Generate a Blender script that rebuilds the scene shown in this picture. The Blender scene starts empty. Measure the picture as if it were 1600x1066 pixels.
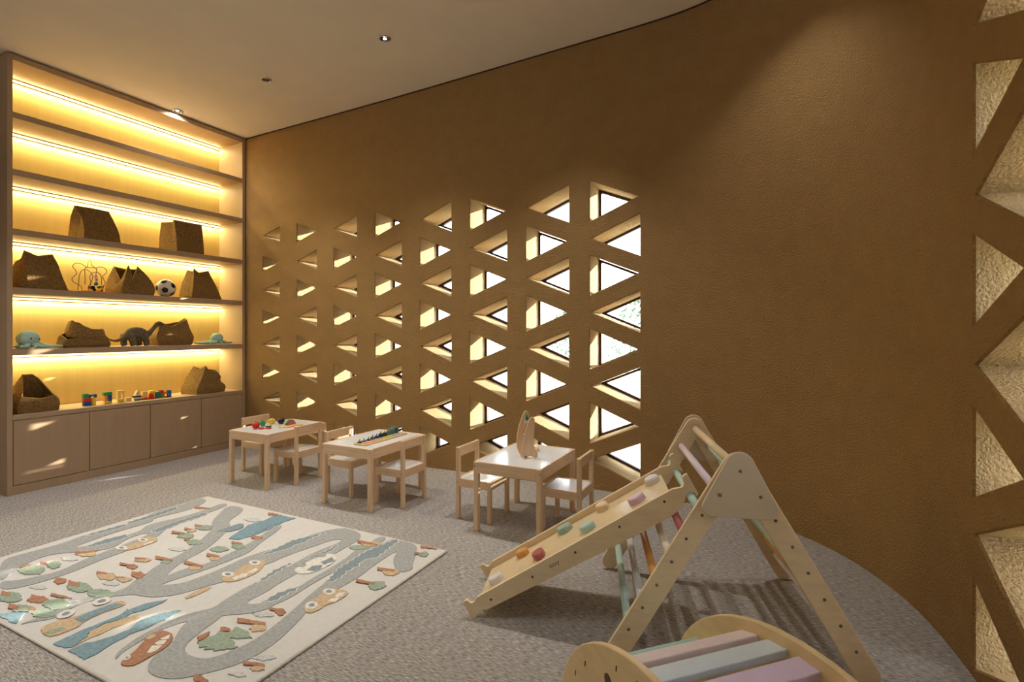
import bpy, bmesh, math, random
from mathutils import Vector, Matrix
from mathutils.geometry import delaunay_2d_cdt, tessellate_polygon
PI = math.pi
random.seed(7)
scene = bpy.context.scene
COL = scene.collection

# ---------------------------------------------------------------- camera, sky, sun, exposure
cam_d = bpy.data.cameras.new('camera')
cam = bpy.data.objects.new('camera', cam_d); COL.objects.link(cam)
cam.location = (0, 0, 1.29)
cam.rotation_euler = (PI/2, 0, math.radians(26.3))
cam_d.sensor_width = 36.0; cam_d.lens = 18.0          # 800 px focal length on a 1600 px frame
cam_d.shift_y = -15.0/1600.0                           # horizon sits at y = 518
cam_d.clip_start = 0.05
scene.camera = cam
world = bpy.data.worlds.new('sky'); scene.world = world; world.use_nodes = True
wn = world.node_tree.nodes; wn.clear()
w_out = wn.new('ShaderNodeOutputWorld'); w_bg = wn.new('ShaderNodeBackground')
w_bg.inputs['Color'].default_value = (0.90, 0.95, 1.0, 1); w_bg.inputs['Strength'].default_value = 10.0
world.node_tree.links.new(w_bg.outputs[0], w_out.inputs['Surface'])
sun_d = bpy.data.lights.new('sun', 'SUN'); sun = bpy.data.objects.new('sun', sun_d); COL.objects.link(sun)
sun_d.energy = 20.0; sun_d.angle = math.radians(0.6); sun_d.color = (1.0, 0.90, 0.76)
sun.rotation_euler = Vector((-1.0, -2.26, -0.37)).to_track_quat('-Z', 'Y').to_euler()
scene.view_settings.view_transform = 'Standard'; scene.view_settings.look = 'None'
scene.view_settings.gamma = 1.0; scene.view_settings.use_curve_mapping = False
scene.view_settings.exposure = 0.20
scene.cycles.max_bounces = 10; scene.cycles.diffuse_bounces = 6; scene.cycles.transparent_max_bounces = 8
scene.cycles.use_denoising = True
scene.cycles.caustics_reflective = False; scene.cycles.caustics_refractive = False
scene.cycles.sample_clamp_indirect = 8.0
LED_COL = (1.0, 0.90, 0.44); LED_W = 11.5
SPOT_COL = (1.0, 0.97, 0.93); SPOT_W = 92.0

def ceil_z(x): return 3.49 + 0.047*(x + 5.3)

# ---------------------------------------------------------------- materials
def srgb(r, g, b):
    f = lambda c: (c/255/12.92) if c/255 <= 0.04045 else ((c/255 + 0.055)/1.055)**2.4
    return (f(r), f(g), f(b), 1)
def mat(name, rgb, rough=0.6, var=0.0, nscale=(8, 8, 8), bump=0.0, bscale=None, spec=0.3, metal=0.0, rgb2=None, detail=4, bdist=0.004, coat=0.0):
    m = bpy.data.materials.new(name); m.use_nodes = True
    nt = m.node_tree; b = nt.nodes['Principled BSDF']
    c = srgb(*rgb)
    b.inputs['Base Color'].default_value = c; b.inputs['Roughness'].default_value = rough
    b.inputs['Specular IOR Level'].default_value = spec; b.inputs['Metallic'].default_value = metal
    b.inputs['Coat Weight'].default_value = coat
    if var or rgb2 or bump:
        tc = nt.nodes.new('ShaderNodeTexCoord')
        def noise(sc, det):
            mp = nt.nodes.new('ShaderNodeMapping'); mp.inputs['Scale'].default_value = sc
            n = nt.nodes.new('ShaderNodeTexNoise'); n.inputs['Scale'].default_value = 1.0; n.inputs['Detail'].default_value = det
            nt.links.new(tc.outputs['Object'], mp.inputs['Vector']); nt.links.new(mp.outputs[0], n.inputs['Vector'])
            return n
    if var or rgb2:
        n = noise(nscale, detail)
        r = nt.nodes.new('ShaderNodeValToRGB')
        d = srgb(*rgb2) if rgb2 else tuple(x*(1-var) for x in c[:3]) + (1,)
        e = c if rgb2 else tuple(min(1, x*(1+var)) for x in c[:3]) + (1,)
        r.color_ramp.elements[0].position = 0.34; r.color_ramp.elements[1].position = 0.66
        r.color_ramp.elements[0].color = d; r.color_ramp.elements[1].color = e
        nt.links.new(n.outputs['Fac'], r.inputs['Fac']); nt.links.new(r.outputs['Color'], b.inputs['Base Color'])
    if bump:
        n2 = noise(bscale or nscale, 3)
        bp = nt.nodes.new('ShaderNodeBump'); bp.inputs['Strength'].default_value = bump; bp.inputs['Distance'].default_value = bdist
        nt.links.new(n2.outputs['Fac'], bp.inputs['Height']); nt.links.new(bp.outputs[0], b.inputs['Normal'])
    return m
def emit(name, col, strength):
    m = bpy.data.materials.new(name); m.use_nodes = True; nt = m.node_tree; b = nt.nodes['Principled BSDF']
    b.inputs['Base Color'].default_value = (*col, 1); b.inputs['Emission Color'].default_value = (*col, 1)
    b.inputs['Emission Strength'].default_value = strength
    return m
M = {}
M['stucco'] = mat('ochre_stucco', (161, 129, 85), 0.95, 0.035, (9, 9, 9), 1.0, (105, 105, 105), 0.1, detail=6, bdist=0.014)
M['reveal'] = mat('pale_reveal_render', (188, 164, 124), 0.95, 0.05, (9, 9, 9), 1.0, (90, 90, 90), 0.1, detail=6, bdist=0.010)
M['ceiling'] = mat('cream_plaster', (244, 238, 224), 0.95, 0.02, (3, 3, 3))
M['plainwall'] = mat('beige_plaster', (170, 150, 122), 0.95, 0.03, (3, 3, 3))
M['laminate'] = mat('beige_laminate', (178, 152, 122), 0.55, 0.03, (3, 20, 3), spec=0.25)
M['backpanel'] = mat('pale_veneer', (212, 184, 118), 0.6, 0.03, (4, 30, 1.5), spec=0.25)
M['gap'] = mat('gap_shade_carcass_brown', (70, 52, 36), 0.9)  # flat brown painted as gap shade; the cabinet carcass shares it
M['led'] = emit('led_diffuser', (1.0, 0.78, 0.42), 5.0)
M['alu'] = mat('aluminium', (190, 186, 178), 0.4, metal=0.8)
M['chrome'] = mat('chrome', (215, 215, 220), 0.15, metal=1.0)
M['dark'] = mat('dark_blue_baffle', (40, 50, 74), 0.3)
M['lens_off'] = mat('unlit_lens', (120, 134, 160), 0.1, spec=0.8)
M['lamp'] = emit('lamp_lens', (1.0, 0.93, 0.82), 40.0)
M['frame'] = mat('dark_bronze_frame', (64, 38, 30), 0.5, 0.1, (30, 30, 30))
M['pine_x'] = mat('pine_grain_x', (228, 198, 162), 0.55, 0.07, (5, 60, 60), spec=0.3)
M['pine_y'] = mat('pine_grain_y', (228, 198, 162), 0.55, 0.07, (60, 5, 60), spec=0.3)
M['pine_z'] = mat('pine_grain_z', (228, 198, 162), 0.55, 0.07, (60, 60, 5), spec=0.3)
M['white'] = mat('white_foil', (232, 234, 236), 0.16, spec=0.5)
M['birch'] = mat('birch_ply', (226, 204, 166), 0.5, 0.05, (12, 12, 40), spec=0.3)
M['birch_board'] = mat('birch_board_lacquered', (224, 202, 164), 0.24, 0.04, (12, 12, 40), spec=0.5)
M['plate'] = mat('matt_beige_plate', (206, 190, 166), 0.6, spec=0.2)
M['birch_lo'] = mat('birch_rocker', (224, 198, 152), 0.4, 0.05, (12, 12, 30), spec=0.35)
M['ply_edge'] = mat('ply_edge', (222, 190, 140), 0.5, 0.10, (4, 4, 90))
M['bolt'] = mat('steel_bolt', (120, 112, 100), 0.35, metal=0.8)
M['screw'] = mat('dark_screw', (92, 74, 56), 0.5, metal=0.4)
M['burn'] = mat('burnt_lettering', (112, 88, 60), 0.7)
for k, c in dict(mint=(186, 214, 206), lilac=(222, 208, 222), rose=(176, 96, 96), cream=(232, 220, 196), orange=(214, 158, 90), greyw=(205, 208, 208), sage=(158, 182, 166),
                 pinkp=(226, 210, 212), bluegrey=(204, 216, 226), lilacp=(214, 196, 222), teal=(150, 196, 196), holdw=(222, 218, 222), holdpink=(214, 184, 206), holdmint=(178, 206, 200), holdcream=(232, 208, 170)).items():
    M[k] = mat('paint_' + k, c, 0.38, 0.03, (20, 20, 20), spec=0.4)
M['jute'] = mat('woven_jute', (140, 110, 68), 0.95, 0.30, (60, 60, 110), 0.9, (90, 90, 140), 0.1, bdist=0.006)
M['jute_in'] = mat('woven_jute_inside', (172, 136, 84), 0.95, 0.25, (70, 70, 120), 0.9, (90, 90, 140), 0.1, bdist=0.006)
M['plush_teal'] = mat('teal_plush', (170, 200, 190), 1.0, 0.08, (60, 60, 60), 0.4, (160, 160, 160), 0.05)
M['plush_grey'] = mat('grey_plush', (112, 100, 84), 1.0, 0.2, (40, 40, 40), 0.5, (160, 160, 160), 0.05)
M['black'] = mat('black_gloss', (18, 18, 18), 0.3)
M['ballw'] = mat('white_leather', (228, 222, 208), 0.45)
M['wire'] = mat('bent_wire', (120, 96, 44), 0.35, metal=0.5)
for k, c in dict(red=(196, 44, 36), blue=(34, 84, 150), green=(58, 146, 84), yellow=(236, 200, 70), orange2=(224, 140, 66), natural=(226, 190, 130), tealb=(40, 132, 130), whitew=(228, 222, 210), navy=(36, 48, 96)).items():
    M['t_' + k] = mat('toy_' + k, c, 0.42, 0.03, (30, 30, 30), spec=0.4)
M['aubergine'] = mat('dark_aubergine', (48, 34, 36), 0.3)
M['lime'] = mat('lime_flesh', (214, 214, 90), 0.5, 0.06, (60, 60, 60))
M['melon'] = mat('melon_flesh', (214, 110, 100), 0.5, 0.06, (60, 60, 60))
M['rind'] = mat('melon_rind', (70, 112, 78), 0.5)
M['ring_grey'] = mat('ring_slate', (92, 112, 118), 0.5)
M['ring_teal'] = mat('ring_teal', (98, 140, 138), 0.5)
M['ring_dark'] = mat('ring_dark', (66, 74, 66), 0.5)
M['peg_pink'] = mat('plate_pink', (222, 150, 146), 0.5)
M['peg_green'] = mat('plate_green', (178, 190, 104), 0.5)
M['peg_blue'] = mat('plate_blue', (150, 170, 190), 0.5)
RUGC = dict(grey=(168, 170, 168), sage=(156, 170, 152), terra=(176, 132, 106), tan=(202, 178, 146), blue=(132, 158, 168), white=(226, 220, 210), slate=(138, 152, 158), pale=(200, 200, 198))
for k, c in RUGC.items():
    M['rug_' + k] = mat('rug_pile_' + k, c, 1.0, 0.14, (70, 70, 70), 0.5, (260, 260, 260), 0.05)
M['rug_base'] = mat('rug_pile_cream', (212, 209, 204), 1.0, 0.03, (40, 40, 40), 0.35, (260, 260, 260), 0.05)
M['rug_hem'] = mat('rug_hem', (218, 212, 200), 1.0, 0.05, (90, 90, 90), 0.5, (200, 200, 200), 0.05)

def carpet():
    m = bpy.data.materials.new('streaked_carpet'); m.use_nodes = True; nt = m.node_tree; b = nt.nodes['Principled BSDF']
    b.inputs['Roughness'].default_value = 1.0; b.inputs['Specular IOR Level'].default_value = 0.05
    tc = nt.nodes.new('ShaderNodeTexCoord')
    def nz(sc, det, rough=0.6):
        mp = nt.nodes.new('ShaderNodeMapping'); mp.inputs['Scale'].default_value = sc
        n = nt.nodes.new('ShaderNodeTexNoise'); n.inputs['Scale'].default_value = 1; n.inputs['Detail'].default_value = det; n.inputs['Roughness'].default_value = rough
        nt.links.new(tc.outputs['Object'], mp.inputs['Vector']); nt.links.new(mp.outputs[0], n.inputs['Vector']); return n
    n1 = nz((34, 250, 1), 6); n2 = nz((1.2, 1.2, 1), 3)
    r = nt.nodes.new('ShaderNodeValToRGB'); el = r.color_ramp.elements
    el[0].position = 0.35; el[0].color = srgb(122, 116, 112); el[1].position = 0.65; el[1].color = srgb(216, 210, 205)
    x = el.new(0.5); x.color = srgb(172, 166, 160)
    nt.links.new(n1.outputs['Fac'], r.inputs['Fac'])
    mx = nt.nodes.new('ShaderNodeMix'); mx.data_type = 'RGBA'; mx.blend_type = 'MULTIPLY'; mx.inputs['Factor'].default_value = 0.25
    nt.links.new(r.outputs['Color'], mx.inputs['A']); nt.links.new(n2.outputs['Fac'], mx.inputs['B']); nt.links.new(mx.outputs['Result'], b.inputs['Base Color'])
    bp = nt.nodes.new('ShaderNodeBump'); bp.inputs['Strength'].default_value = 0.5; bp.inputs['Distance'].default_value = 0.004
    nt.links.new(n1.outputs['Fac'], bp.inputs['Height']); nt.links.new(bp.outputs[0], b.inputs['Normal'])
    return m
M['carpet'] = carpet()
def glass():
    m = bpy.data.materials.new('window_glass'); m.use_nodes = True; nt = m.node_tree; nt.nodes.clear()
    o = nt.nodes.new('ShaderNodeOutputMaterial'); t = nt.nodes.new('ShaderNodeBsdfTransparent'); g = nt.nodes.new('ShaderNodeBsdfGlossy'); mx = nt.nodes.new('ShaderNodeMixShader')
    t.inputs['Color'].default_value = (0.93, 0.96, 0.96, 1); g.inputs['Roughness'].default_value = 0.02; mx.inputs[0].default_value = 0.06
    nt.links.new(t.outputs[0], mx.inputs[1]); nt.links.new(g.outputs[0], mx.inputs[2]); nt.links.new(mx.outputs[0], o.inputs['Surface'])
    return m
M['glass'] = glass()

# ---------------------------------------------------------------- mesh helpers
def B(): return bmesh.new()
def add_box(bm, c, s, bev=0.0, rot=None, seg=1):
    r = bmesh.ops.create_cube(bm, size=1.0)
    vs = r['verts']
    bmesh.ops.scale(bm, vec=s, verts=vs)
    if bev:
        es = list({e for v in vs for e in v.link_edges})
        g = bmesh.ops.bevel(bm, geom=es, offset=bev, segments=seg, affect='EDGES', profile=0.5)
        vs = list({v for f in g['faces'] for v in f.verts} | {v for v in vs if v.is_valid})
    if rot is not None: bmesh.ops.transform(bm, matrix=rot.to_4x4(), verts=vs)
    bmesh.ops.translate(bm, vec=c, verts=vs)
    return vs
def box(c, s, bev=0.0, rot=None, seg=1):
    bm = B(); add_box(bm, c, s, bev, rot, seg); return bm
def lohi(lo, hi, bev=0.0):
    return box([(a+b)/2 for a, b in zip(lo, hi)], [b-a for a, b in zip(lo, hi)], bev)
def add_tube(bm, pts, rad, seg=8, closed=False, flat=1.0):
    pts = [Vector(p) for p in pts]; n = len(pts)
    if not hasattr(rad, '__len__'): rad = [rad]*n
    rings = []; prev = None
    for i, p in enumerate(pts):
        if closed: t = pts[(i+1) % n] - pts[i-1]
        else: t = pts[min(i+1, n-1)] - pts[max(i-1, 0)]
        t = t.normalized() if t.length > 1e-9 else Vector((0, 0, 1))
        if prev is None:
            a = Vector((0, 0, 1)) if abs(t.z) < 0.9 else Vector((1, 0, 0))
            u = t.cross(a).normalized()
        else:
            u = (prev - t*prev.dot(t)).normalized()
        prev = u; w = t.cross(u)
        rings.append([bm.verts.new(p + (u*math.cos(2*PI*k/seg) + w*math.sin(2*PI*k/seg)*flat)*rad[i]) for k in range(seg)])
    for i in range(n if closed else n-1):
        a, b = rings[i], rings[(i+1) % n]
        for k in range(seg):
            f = bm.faces.new((a[k], a[(k+1) % seg], b[(k+1) % seg], b[k])); f.smooth = True
    if not closed:
        bm.faces.new(rings[0][::-1]); bm.faces.new(rings[-1])
def tube(pts, rad, seg=8, closed=False, flat=1.0):
    bm = B(); add_tube(bm, pts, rad, seg, closed, flat); return bm
def add_lathe(bm, prof, seg=20, center=(0, 0, 0)):
    c = Vector(center); rings = []
    for r, z in prof:
        if r < 1e-6: rings.append([bm.verts.new(c + Vector((0, 0, z)))])
        else: rings.append([bm.verts.new(c + Vector((r*math.cos(2*PI*k/seg), r*math.sin(2*PI*k/seg), z))) for k in range(seg)])
    for a, b in zip(rings, rings[1:]):
        for k in range(seg):
            q = (k+1) % seg
            if len(a) == 1 and len(b) == 1: continue
            if len(a) == 1: f = bm.faces.new((a[0], b[k], b[q]))
            elif len(b) == 1: f = bm.faces.new((a[k], a[q], b[0]))
            else: f = bm.faces.new((a[k], a[q], b[q], b[k]))
            f.smooth = True
def lathe(prof, seg=20, center=(0, 0, 0)):
    bm = B(); add_lathe(bm, prof, seg, center); return bm
def add_prism(bm, poly, origin, ux, uz, uy, t0, t1):
    """polygon in the (ux, uz) plane at origin, extruded along uy from t0 to t1"""
    O, X, Z, Y = Vector(origin), Vector(ux), Vector(uz), Vector(uy)
    area = sum(poly[i-1][0]*poly[i][1] - poly[i][0]*poly[i-1][1] for i in range(len(poly)))
    if area < 0: poly = poly[::-1]
    a = [bm.verts.new(O + X*p[0] + Z*p[1] + Y*t0) for p in poly]
    b = [bm.verts.new(O + X*p[0] + Z*p[1] + Y*t1) for p in poly]
    n = len(poly)
    tris = tessellate_polygon([[Vector((p[0], p[1], 0)) for p in poly]])
    for t in tris:
        try: bm.faces.new([a[i] for i in t])
        except ValueError: pass
        try: bm.faces.new([b[i] for i in t][::-1])
        except ValueError: pass
    for i in range(n):
        q = (i+1) % n
        bm.faces.new((a[i], a[q], b[q], b[i]))
    bmesh.ops.recalc_face_normals(bm, faces=bm.faces[:])
def prism(poly, origin, ux, uz, uy, t0, t1):
    bm = B(); add_prism(bm, poly, origin, ux, uz, uy, t0, t1); return bm
def sphere(c, r, sc=(1, 1, 1), sub=2):
    bm = B(); bmesh.ops.create_icosphere(bm, subdivisions=sub, radius=r)
    bmesh.ops.scale(bm, vec=sc, verts=bm.verts); bmesh.ops.translate(bm, vec=c, verts=bm.verts)
    for f in bm.faces: f.smooth = True
    return bm
def obj(name, bm, m, parent=None, loc=None, rot=None, label=None):
    me = bpy.data.meshes.new(name); bm.to_mesh(me); bm.free()
    for x in (m if isinstance(m, (list, tuple)) else [m]): me.materials.append(x)
    o = bpy.data.objects.new(name, me); COL.objects.link(o)
    if parent: o.parent = parent
    if loc is not None: o.location = loc
    if rot is not None: o.rotation_euler = rot
    if label: o['label'] = label
    return o
def tag(o, label, cat, group=None):
    o['label'] = label; o['category'] = cat
    if group: o['group'] = group
    return o
def thing(name, label, cat, loc=(0, 0, 0), rotz=0.0, group=None):
    o = bpy.data.objects.new(name, None); COL.objects.link(o); o.empty_display_size = 0.1
    o.location = loc; o.rotation_euler = (0, 0, rotz)
    return tag(o, label, cat, group)
def struct(name, bm, m, parent=None):
    o = obj(name, bm, m, parent); o['kind'] = 'structure'; return o
def dup(root, loc, rotz, label, group=None):
    r = root.copy(); COL.objects.link(r); r.location = loc; r.rotation_euler = (0, 0, rotz); r['label'] = label
    if group: r['group'] = group
    for ch in list(root.children):
        c = ch.copy(); COL.objects.link(c); c.parent = r
        for g in list(ch.children):
            d = g.copy(); COL.objects.link(d); d.parent = c
    return r
def sharp(o, deg=35): o.data.set_sharp_from_angle(angle=math.radians(deg))
def smooth_all(bm):
    for f in bm.faces: f.smooth = True
    return bm
def capsule(p, q, r, n=8):
    p = Vector(p); q = Vector(q); a0 = math.atan2((q-p).y, (q-p).x); o = []
    for i in range(n+1):
        a = a0 - PI/2 + PI*i/n; o.append((q.x + r*math.cos(a), q.y + r*math.sin(a)))
    for i in range(n+1):
        a = a0 + PI/2 + PI*i/n; o.append((p.x + r*math.cos(a), p.y + r*math.sin(a)))
    return o
def hull_round(cs, n=8):
    """outline of the convex hull of circles (x, y, r), listed counter-clockwise"""
    pts = [Vector((x + r*math.cos(2*PI*k/32), y + r*math.sin(2*PI*k/32))) for x, y, r in cs for k in range(32)]
    pts.sort(key=lambda p: (p.x, p.y)); h = []
    for seq in (pts, pts[::-1]):
        s = []
        for p in seq:
            while len(s) > 1 and (s[-1]-s[-2]).cross(p-s[-1]) <= 1e-12: s.pop()
            s.append(p)
        h += s[:-1]
    return [(p.x, p.y) for p in h]

# ---------------------------------------------------------------- room shell
PLAN = [(-5.8, 3.868), (-5.45, 3.885), (-5.0, 3.905), (-4.5, 3.93), (-3.7, 3.97), (-2.9, 4.0), (-2.1, 4.02), (-1.3, 4.04), (-.85, 4.05), (-.5, 4.03), (-.17, 3.94), (.15, 3.755), (.36, 3.54), (.5, 3.31), (.6, 3.06), (.655, 2.83), (.682, 2.63), (.698, 2.44), (.70, 2.2), (.70, 1.5), (.70, .5), (.7, -1.0), (.7, -3.0)]
def catmull(P, n=12):
    P = [Vector(p) for p in P]; P = [2*P[0]-P[1]] + P + [2*P[-1]-P[-2]]; o = []
    for i in range(1, len(P)-2):
        a, b, c, d = P[i-1:i+3]
        for k in range(n):
            t = k/n; o.append(.5*((2*b) + (c-a)*t + (2*a-5*b+4*c-d)*t*t + (3*b-a-3*c+d)*t**3))
    o.append(P[-2]); return o
PATH = catmull(PLAN); SL = [0.0]
for p, q in zip(PATH, PATH[1:]): SL.append(SL[-1] + (q-p).length)
S0 = SL[12]                                            # arc length is counted from (-5.45, 3.885)
SMAX = SL[-1] - S0
def on_path(s, off=0.0):
    s = min(max(s + S0, 0.0), SL[-1] - 1e-6); lo, hi = 0, len(SL)-1
    while hi - lo > 1:
        m = (lo+hi)//2
        if SL[m] <= s: lo = m
        else: hi = m
    t = (s-SL[lo])/(SL[hi]-SL[lo]); p = PATH[lo].lerp(PATH[hi], t)
    a = (PATH[min(lo+1, len(PATH)-1)] - PATH[max(lo-1, 0)]); b = (PATH[min(hi+1, len(PATH)-1)] - PATH[max(hi-1, 0)])
    d = a.normalized().lerp(b.normalized(), t).normalized()
    nrm = Vector((-d.y, d.x))                          # outwards
    return p + nrm*off
WT = 0.345                                              # wall thickness
HOLES = []                                             # (triangle in (s, z)), vertical edge listed first two
COLS = [(.407, .661, .168), (.917, 1.195, .202), (1.428, 1.726, .222), (1.960, 2.278, .244), (2.494, 2.839, .272), (3.040, 3.413, .290), (3.597, 3.986, .310), (4.166, 4.573, .332)]
ODD = [2.358, 1.752, 1.146, .540]; EVEN = [2.050, 1.446, .842, .242]
for ci, (a, b, e) in enumerate(COLS):
    right_rows, left_rows = (ODD, EVEN) if ci % 2 == 1 else (EVEN, ODD)
    pad = (b-a)*0.035
    for z in right_rows: HOLES.append([(a, z+e/2), (a, z-e/2), (b-pad, z)])
    for z in left_rows: HOLES.append([(b, z-e/2), (b, z+e/2), (a+pad, z)])
for k in range(3):
    a, b, e = 7.10 + k*.575, 7.505 + k*.575, .335
    ra, la = [2.120, 1.482, .842, .200], [2.430, 1.797, 1.166, .538]
    if k % 2: ra, la = la, ra
    for z in ra: HOLES.append([(a, z+e/2), (a, z-e/2), (b-.012, z)])
    for z in la: HOLES.append([(b, z-e/2), (b, z+e/2), (a+.020, z)])
def inset_tri(t, d):
    """move the three edges of a triangle inwards by d"""
    P = [Vector(p) for p in t]
    L = [(P[(i+2) % 3]-P[(i+1) % 3]).length for i in range(3)]; per = sum(L)
    ctr = (P[0]*L[0] + P[1]*L[1] + P[2]*L[2])/per
    area = abs((P[1]-P[0]).cross(P[2]-P[0]))/2; rin = 2*area/per
    return [tuple(ctr + (p-ctr)*(1-d/rin)) for p in P]
def in_tri(p, t, m=0.0):
    P = [Vector(q) for q in inset_tri(t, -m)] if m else [Vector(q) for q in t]
    s = [(P[(i+1) % 3]-P[i]).cross(Vector(p)-P[i]) for i in range(3)]
    return all(x > 0 for x in s) or all(x < 0 for x in s)
def build_screen_wall():
    s_lo, s_hi, z_lo, z_hi = -S0 + .001, SMAX - .001, -.02, 3.86
    V, E = [], []
    sg = [s_lo]; 
    while sg[-1] < s_hi - .12: sg.append(sg[-1] + (.07 if 4.6 < sg[-1] < 7.2 else .22))
    sg.append(s_hi)
    nb = len(sg)
    V += [Vector((s, z_lo)) for s in sg] + [Vector((s, z_hi)) for s in sg]
    E += [(i, i+1) for i in range(nb-1)] + [(nb+i, nb+i+1) for i in range(nb-1)] + [(0, nb), (nb-1, 2*nb-1)]
    for s in sg[1:-1]:
        for z in (.4, .8, 1.2, 1.6, 2.0, 2.4, 2.8, 3.3):
            if not any(abs(s - h[2][0]) < .6 and in_tri((s, z), h, .02) for h in HOLES): V.append(Vector((s, z)))
    hi_start = len(V)
    for h in HOLES:
        k = len(V); V += [Vector(p) for p in inset_tri(h, -.006)]; E += [(k, k+1), (k+1, k+2), (k+2, k)]
    vo, eo, fo, ov, oe, of = delaunay_2d_cdt(V, E, [], 0, 1e-6)
    bm = B(); inner = []; outer = []
    for p in vo:
        q = on_path(p.x); inner.append(bm.verts.new((q.x, q.y, p.y)))
    for p in vo:
        q = on_path(p.x, WT); outer.append(bm.verts.new((q.x, q.y, p.y)))
    bighole = [inset_tri(h, -.006) for h in HOLES]
    for f in fo:
        c = sum((vo[i] for i in f), Vector((0, 0)))/3
        if any(abs(c.x - h[2][0]) < .7 and in_tri(c, h) for h in bighole): continue
        bm.faces.new([inner[i] for i in f]).smooth = True
        bm.faces.new([outer[i] for i in f][::-1])
    def find(p):
        return min(range(len(vo)), key=lambda i: (vo[i]-Vector(p)).length_squared)
    for h, bh in zip(HOLES, bighole):
        idx = [find(p) for p in bh]
        i0 = [inner[i] for i in idx]
        mid = []
        for p in h:
            q = on_path(p[0], .009); mid.append(bm.verts.new((q.x, q.y, p[1])))
        o0 = [outer[i] for i in idx]
        for a in range(3):
            b = (a+1) % 3
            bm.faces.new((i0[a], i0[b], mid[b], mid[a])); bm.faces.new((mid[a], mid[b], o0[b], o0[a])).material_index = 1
    bmesh.ops.recalc_face_normals(bm, faces=bm.faces[:])
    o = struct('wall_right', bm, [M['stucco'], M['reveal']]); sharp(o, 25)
    return o
build_screen_wall()
def build_window(n, h):
    fd0, fd1 = WT - .045, WT - .010                     # frame sits near the outer face
    out = inset_tri(h, -.002); inn = inset_tri(h, .019)
    bm = B()
    R = []
    for tri, d in ((out, fd0), (inn, fd0), (inn, fd1), (out, fd1)):
        R.append([bm.verts.new((*on_path(p[0], d), p[1])) for p in tri])
    for k in range(4):
        a, b = R[k], R[(k+1) % 4]
        for i in range(3):
            q = (i+1) % 3; bm.faces.new((a[i], a[q], b[q], b[i]))
    bmesh.ops.recalc_face_normals(bm, faces=bm.faces[:])
    w = struct('window_%d' % n, bm, M['frame'])
    g = B(); d = (fd0+fd1)/2
    g.faces.new([g.verts.new((*on_path(p[0], d), p[1])) for p in inn])
    obj('pane', g, M['glass'], w)
for n, h in enumerate(HOLES): build_window(n+1, h)

def flat(poly, z, up=True):
    bm = B(); f = bm.faces.new([bm.verts.new((x, y, z(x) if callable(z) else z)) for x, y in poly])
    return bm
bm = B(); add_box(bm, (-2.45, .55, -.06), (7.0, 7.6, .12)); struct('floor', bm, M['carpet'])
bm = B()                                                # ceiling slab, rising a little towards the right
vs = []
for x, y in ((-5.9, -3.2), (1.0, -3.2), (1.0, 4.36), (-5.9, 4.36)): vs.append((x, y, ceil_z(x)))
a = [bm.verts.new(v) for v in vs]; b = [bm.verts.new((v[0], v[1], v[2] + .5)) for v in vs]
bm.faces.new(a[::-1]); bm.faces.new(b)
for i in range(4): bm.faces.new((a[i], a[(i+1) % 4], b[(i+1) % 4], b[i]))
struct('ceiling', bm, M['ceiling'])
struct('wall_left', lohi((-5.86, -3.12, 0), (-5.74, 3.86, 3.47)), M['plainwall'])
struct('wall_back', lohi((-5.74, -3.12, 0), (.695, -3.0, 3.46)), M['plainwall'])
bm = B()                                                # dark strip painted as the shade line where the curved wall meets the ceiling
R_ = []
k_ = 0
while -S0 + .4 + k_*.08 < SMAX - .1:
    sv = -S0 + .4 + k_*.08; k_ += 1
    p = on_path(sv, .002); q = on_path(sv, -.004)
    R_.append([bm.verts.new((p.x, p.y, ceil_z(p.x) - .013)), bm.verts.new((q.x, q.y, ceil_z(q.x) - .013)), bm.verts.new((q.x, q.y, ceil_z(q.x) - .001)), bm.verts.new((p.x, p.y, ceil_z(p.x) - .001))])
for a, b in zip(R_, R_[1:]):
    for i in range(4): bm.faces.new((a[i], a[(i+1) % 4], b[(i+1) % 4], b[i]))
bmesh.ops.recalc_face_normals(bm, faces=bm.faces[:])
struct('gap_shade_2', bm, M['gap'])

# ---------------------------------------------------------------- outside
bm = B(); add_box(bm, (-2.0, 14.4, -.2), (40, 20, .1)); struct('ground_outside', bm, mat('pale_gravel', (196, 196, 176), 1.0, 0.12, (2, 2, 2)))
bm = B(); add_box(bm, (11.0, -6, -.2), (20, 20.8, .1)); struct('ground_side', bm, bpy.data.materials['pale_gravel'])
leaf_m = mat('pale_leaf', (104, 120, 98), 0.9, 0.2, (6, 6, 6))
bark_m = mat('bark', (120, 100, 80), 0.9, 0.15, (20, 20, 4))
def shrub(x, y, hgt, rad, label, seed, n=1400, grp='shrubs beyond the screen wall'):
    rnd = random.Random(seed)
    t = thing('shrub', label, 'shrub', (x, y, -.15), 0, grp)
    obj('stem', tube([(0, 0, 0), (.03, .02, hgt*.4), (-.02, 0, hgt*.8)], [.04, .03, .015], 6), bark_m, t)
    bm = B()
    for k in range(n):
        a = rnd.uniform(0, 2*PI); u = rnd.random()**.5; z = rnd.uniform(.12, 1.0)
        r = rad*u*math.sin(PI*(.12 + .8*z))
        c = Vector((r*math.cos(a), r*math.sin(a), z*hgt)); d = Vector((rnd.uniform(-1, 1), rnd.uniform(-1, 1), rnd.uniform(-.2, 1))).normalized()
        s = d.cross(Vector((.3, .2, 1))).normalized()*.035; L = d*rnd.uniform(.12, .24)
        p = [c - s*.2, c + L*.5 - s, c + L, c + L*.5 + s]
        bm.faces.new([bm.verts.new(q) for q in p])
    f = obj('foliage', bm, leaf_m, t); f['kind'] = 'stuff'
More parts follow.
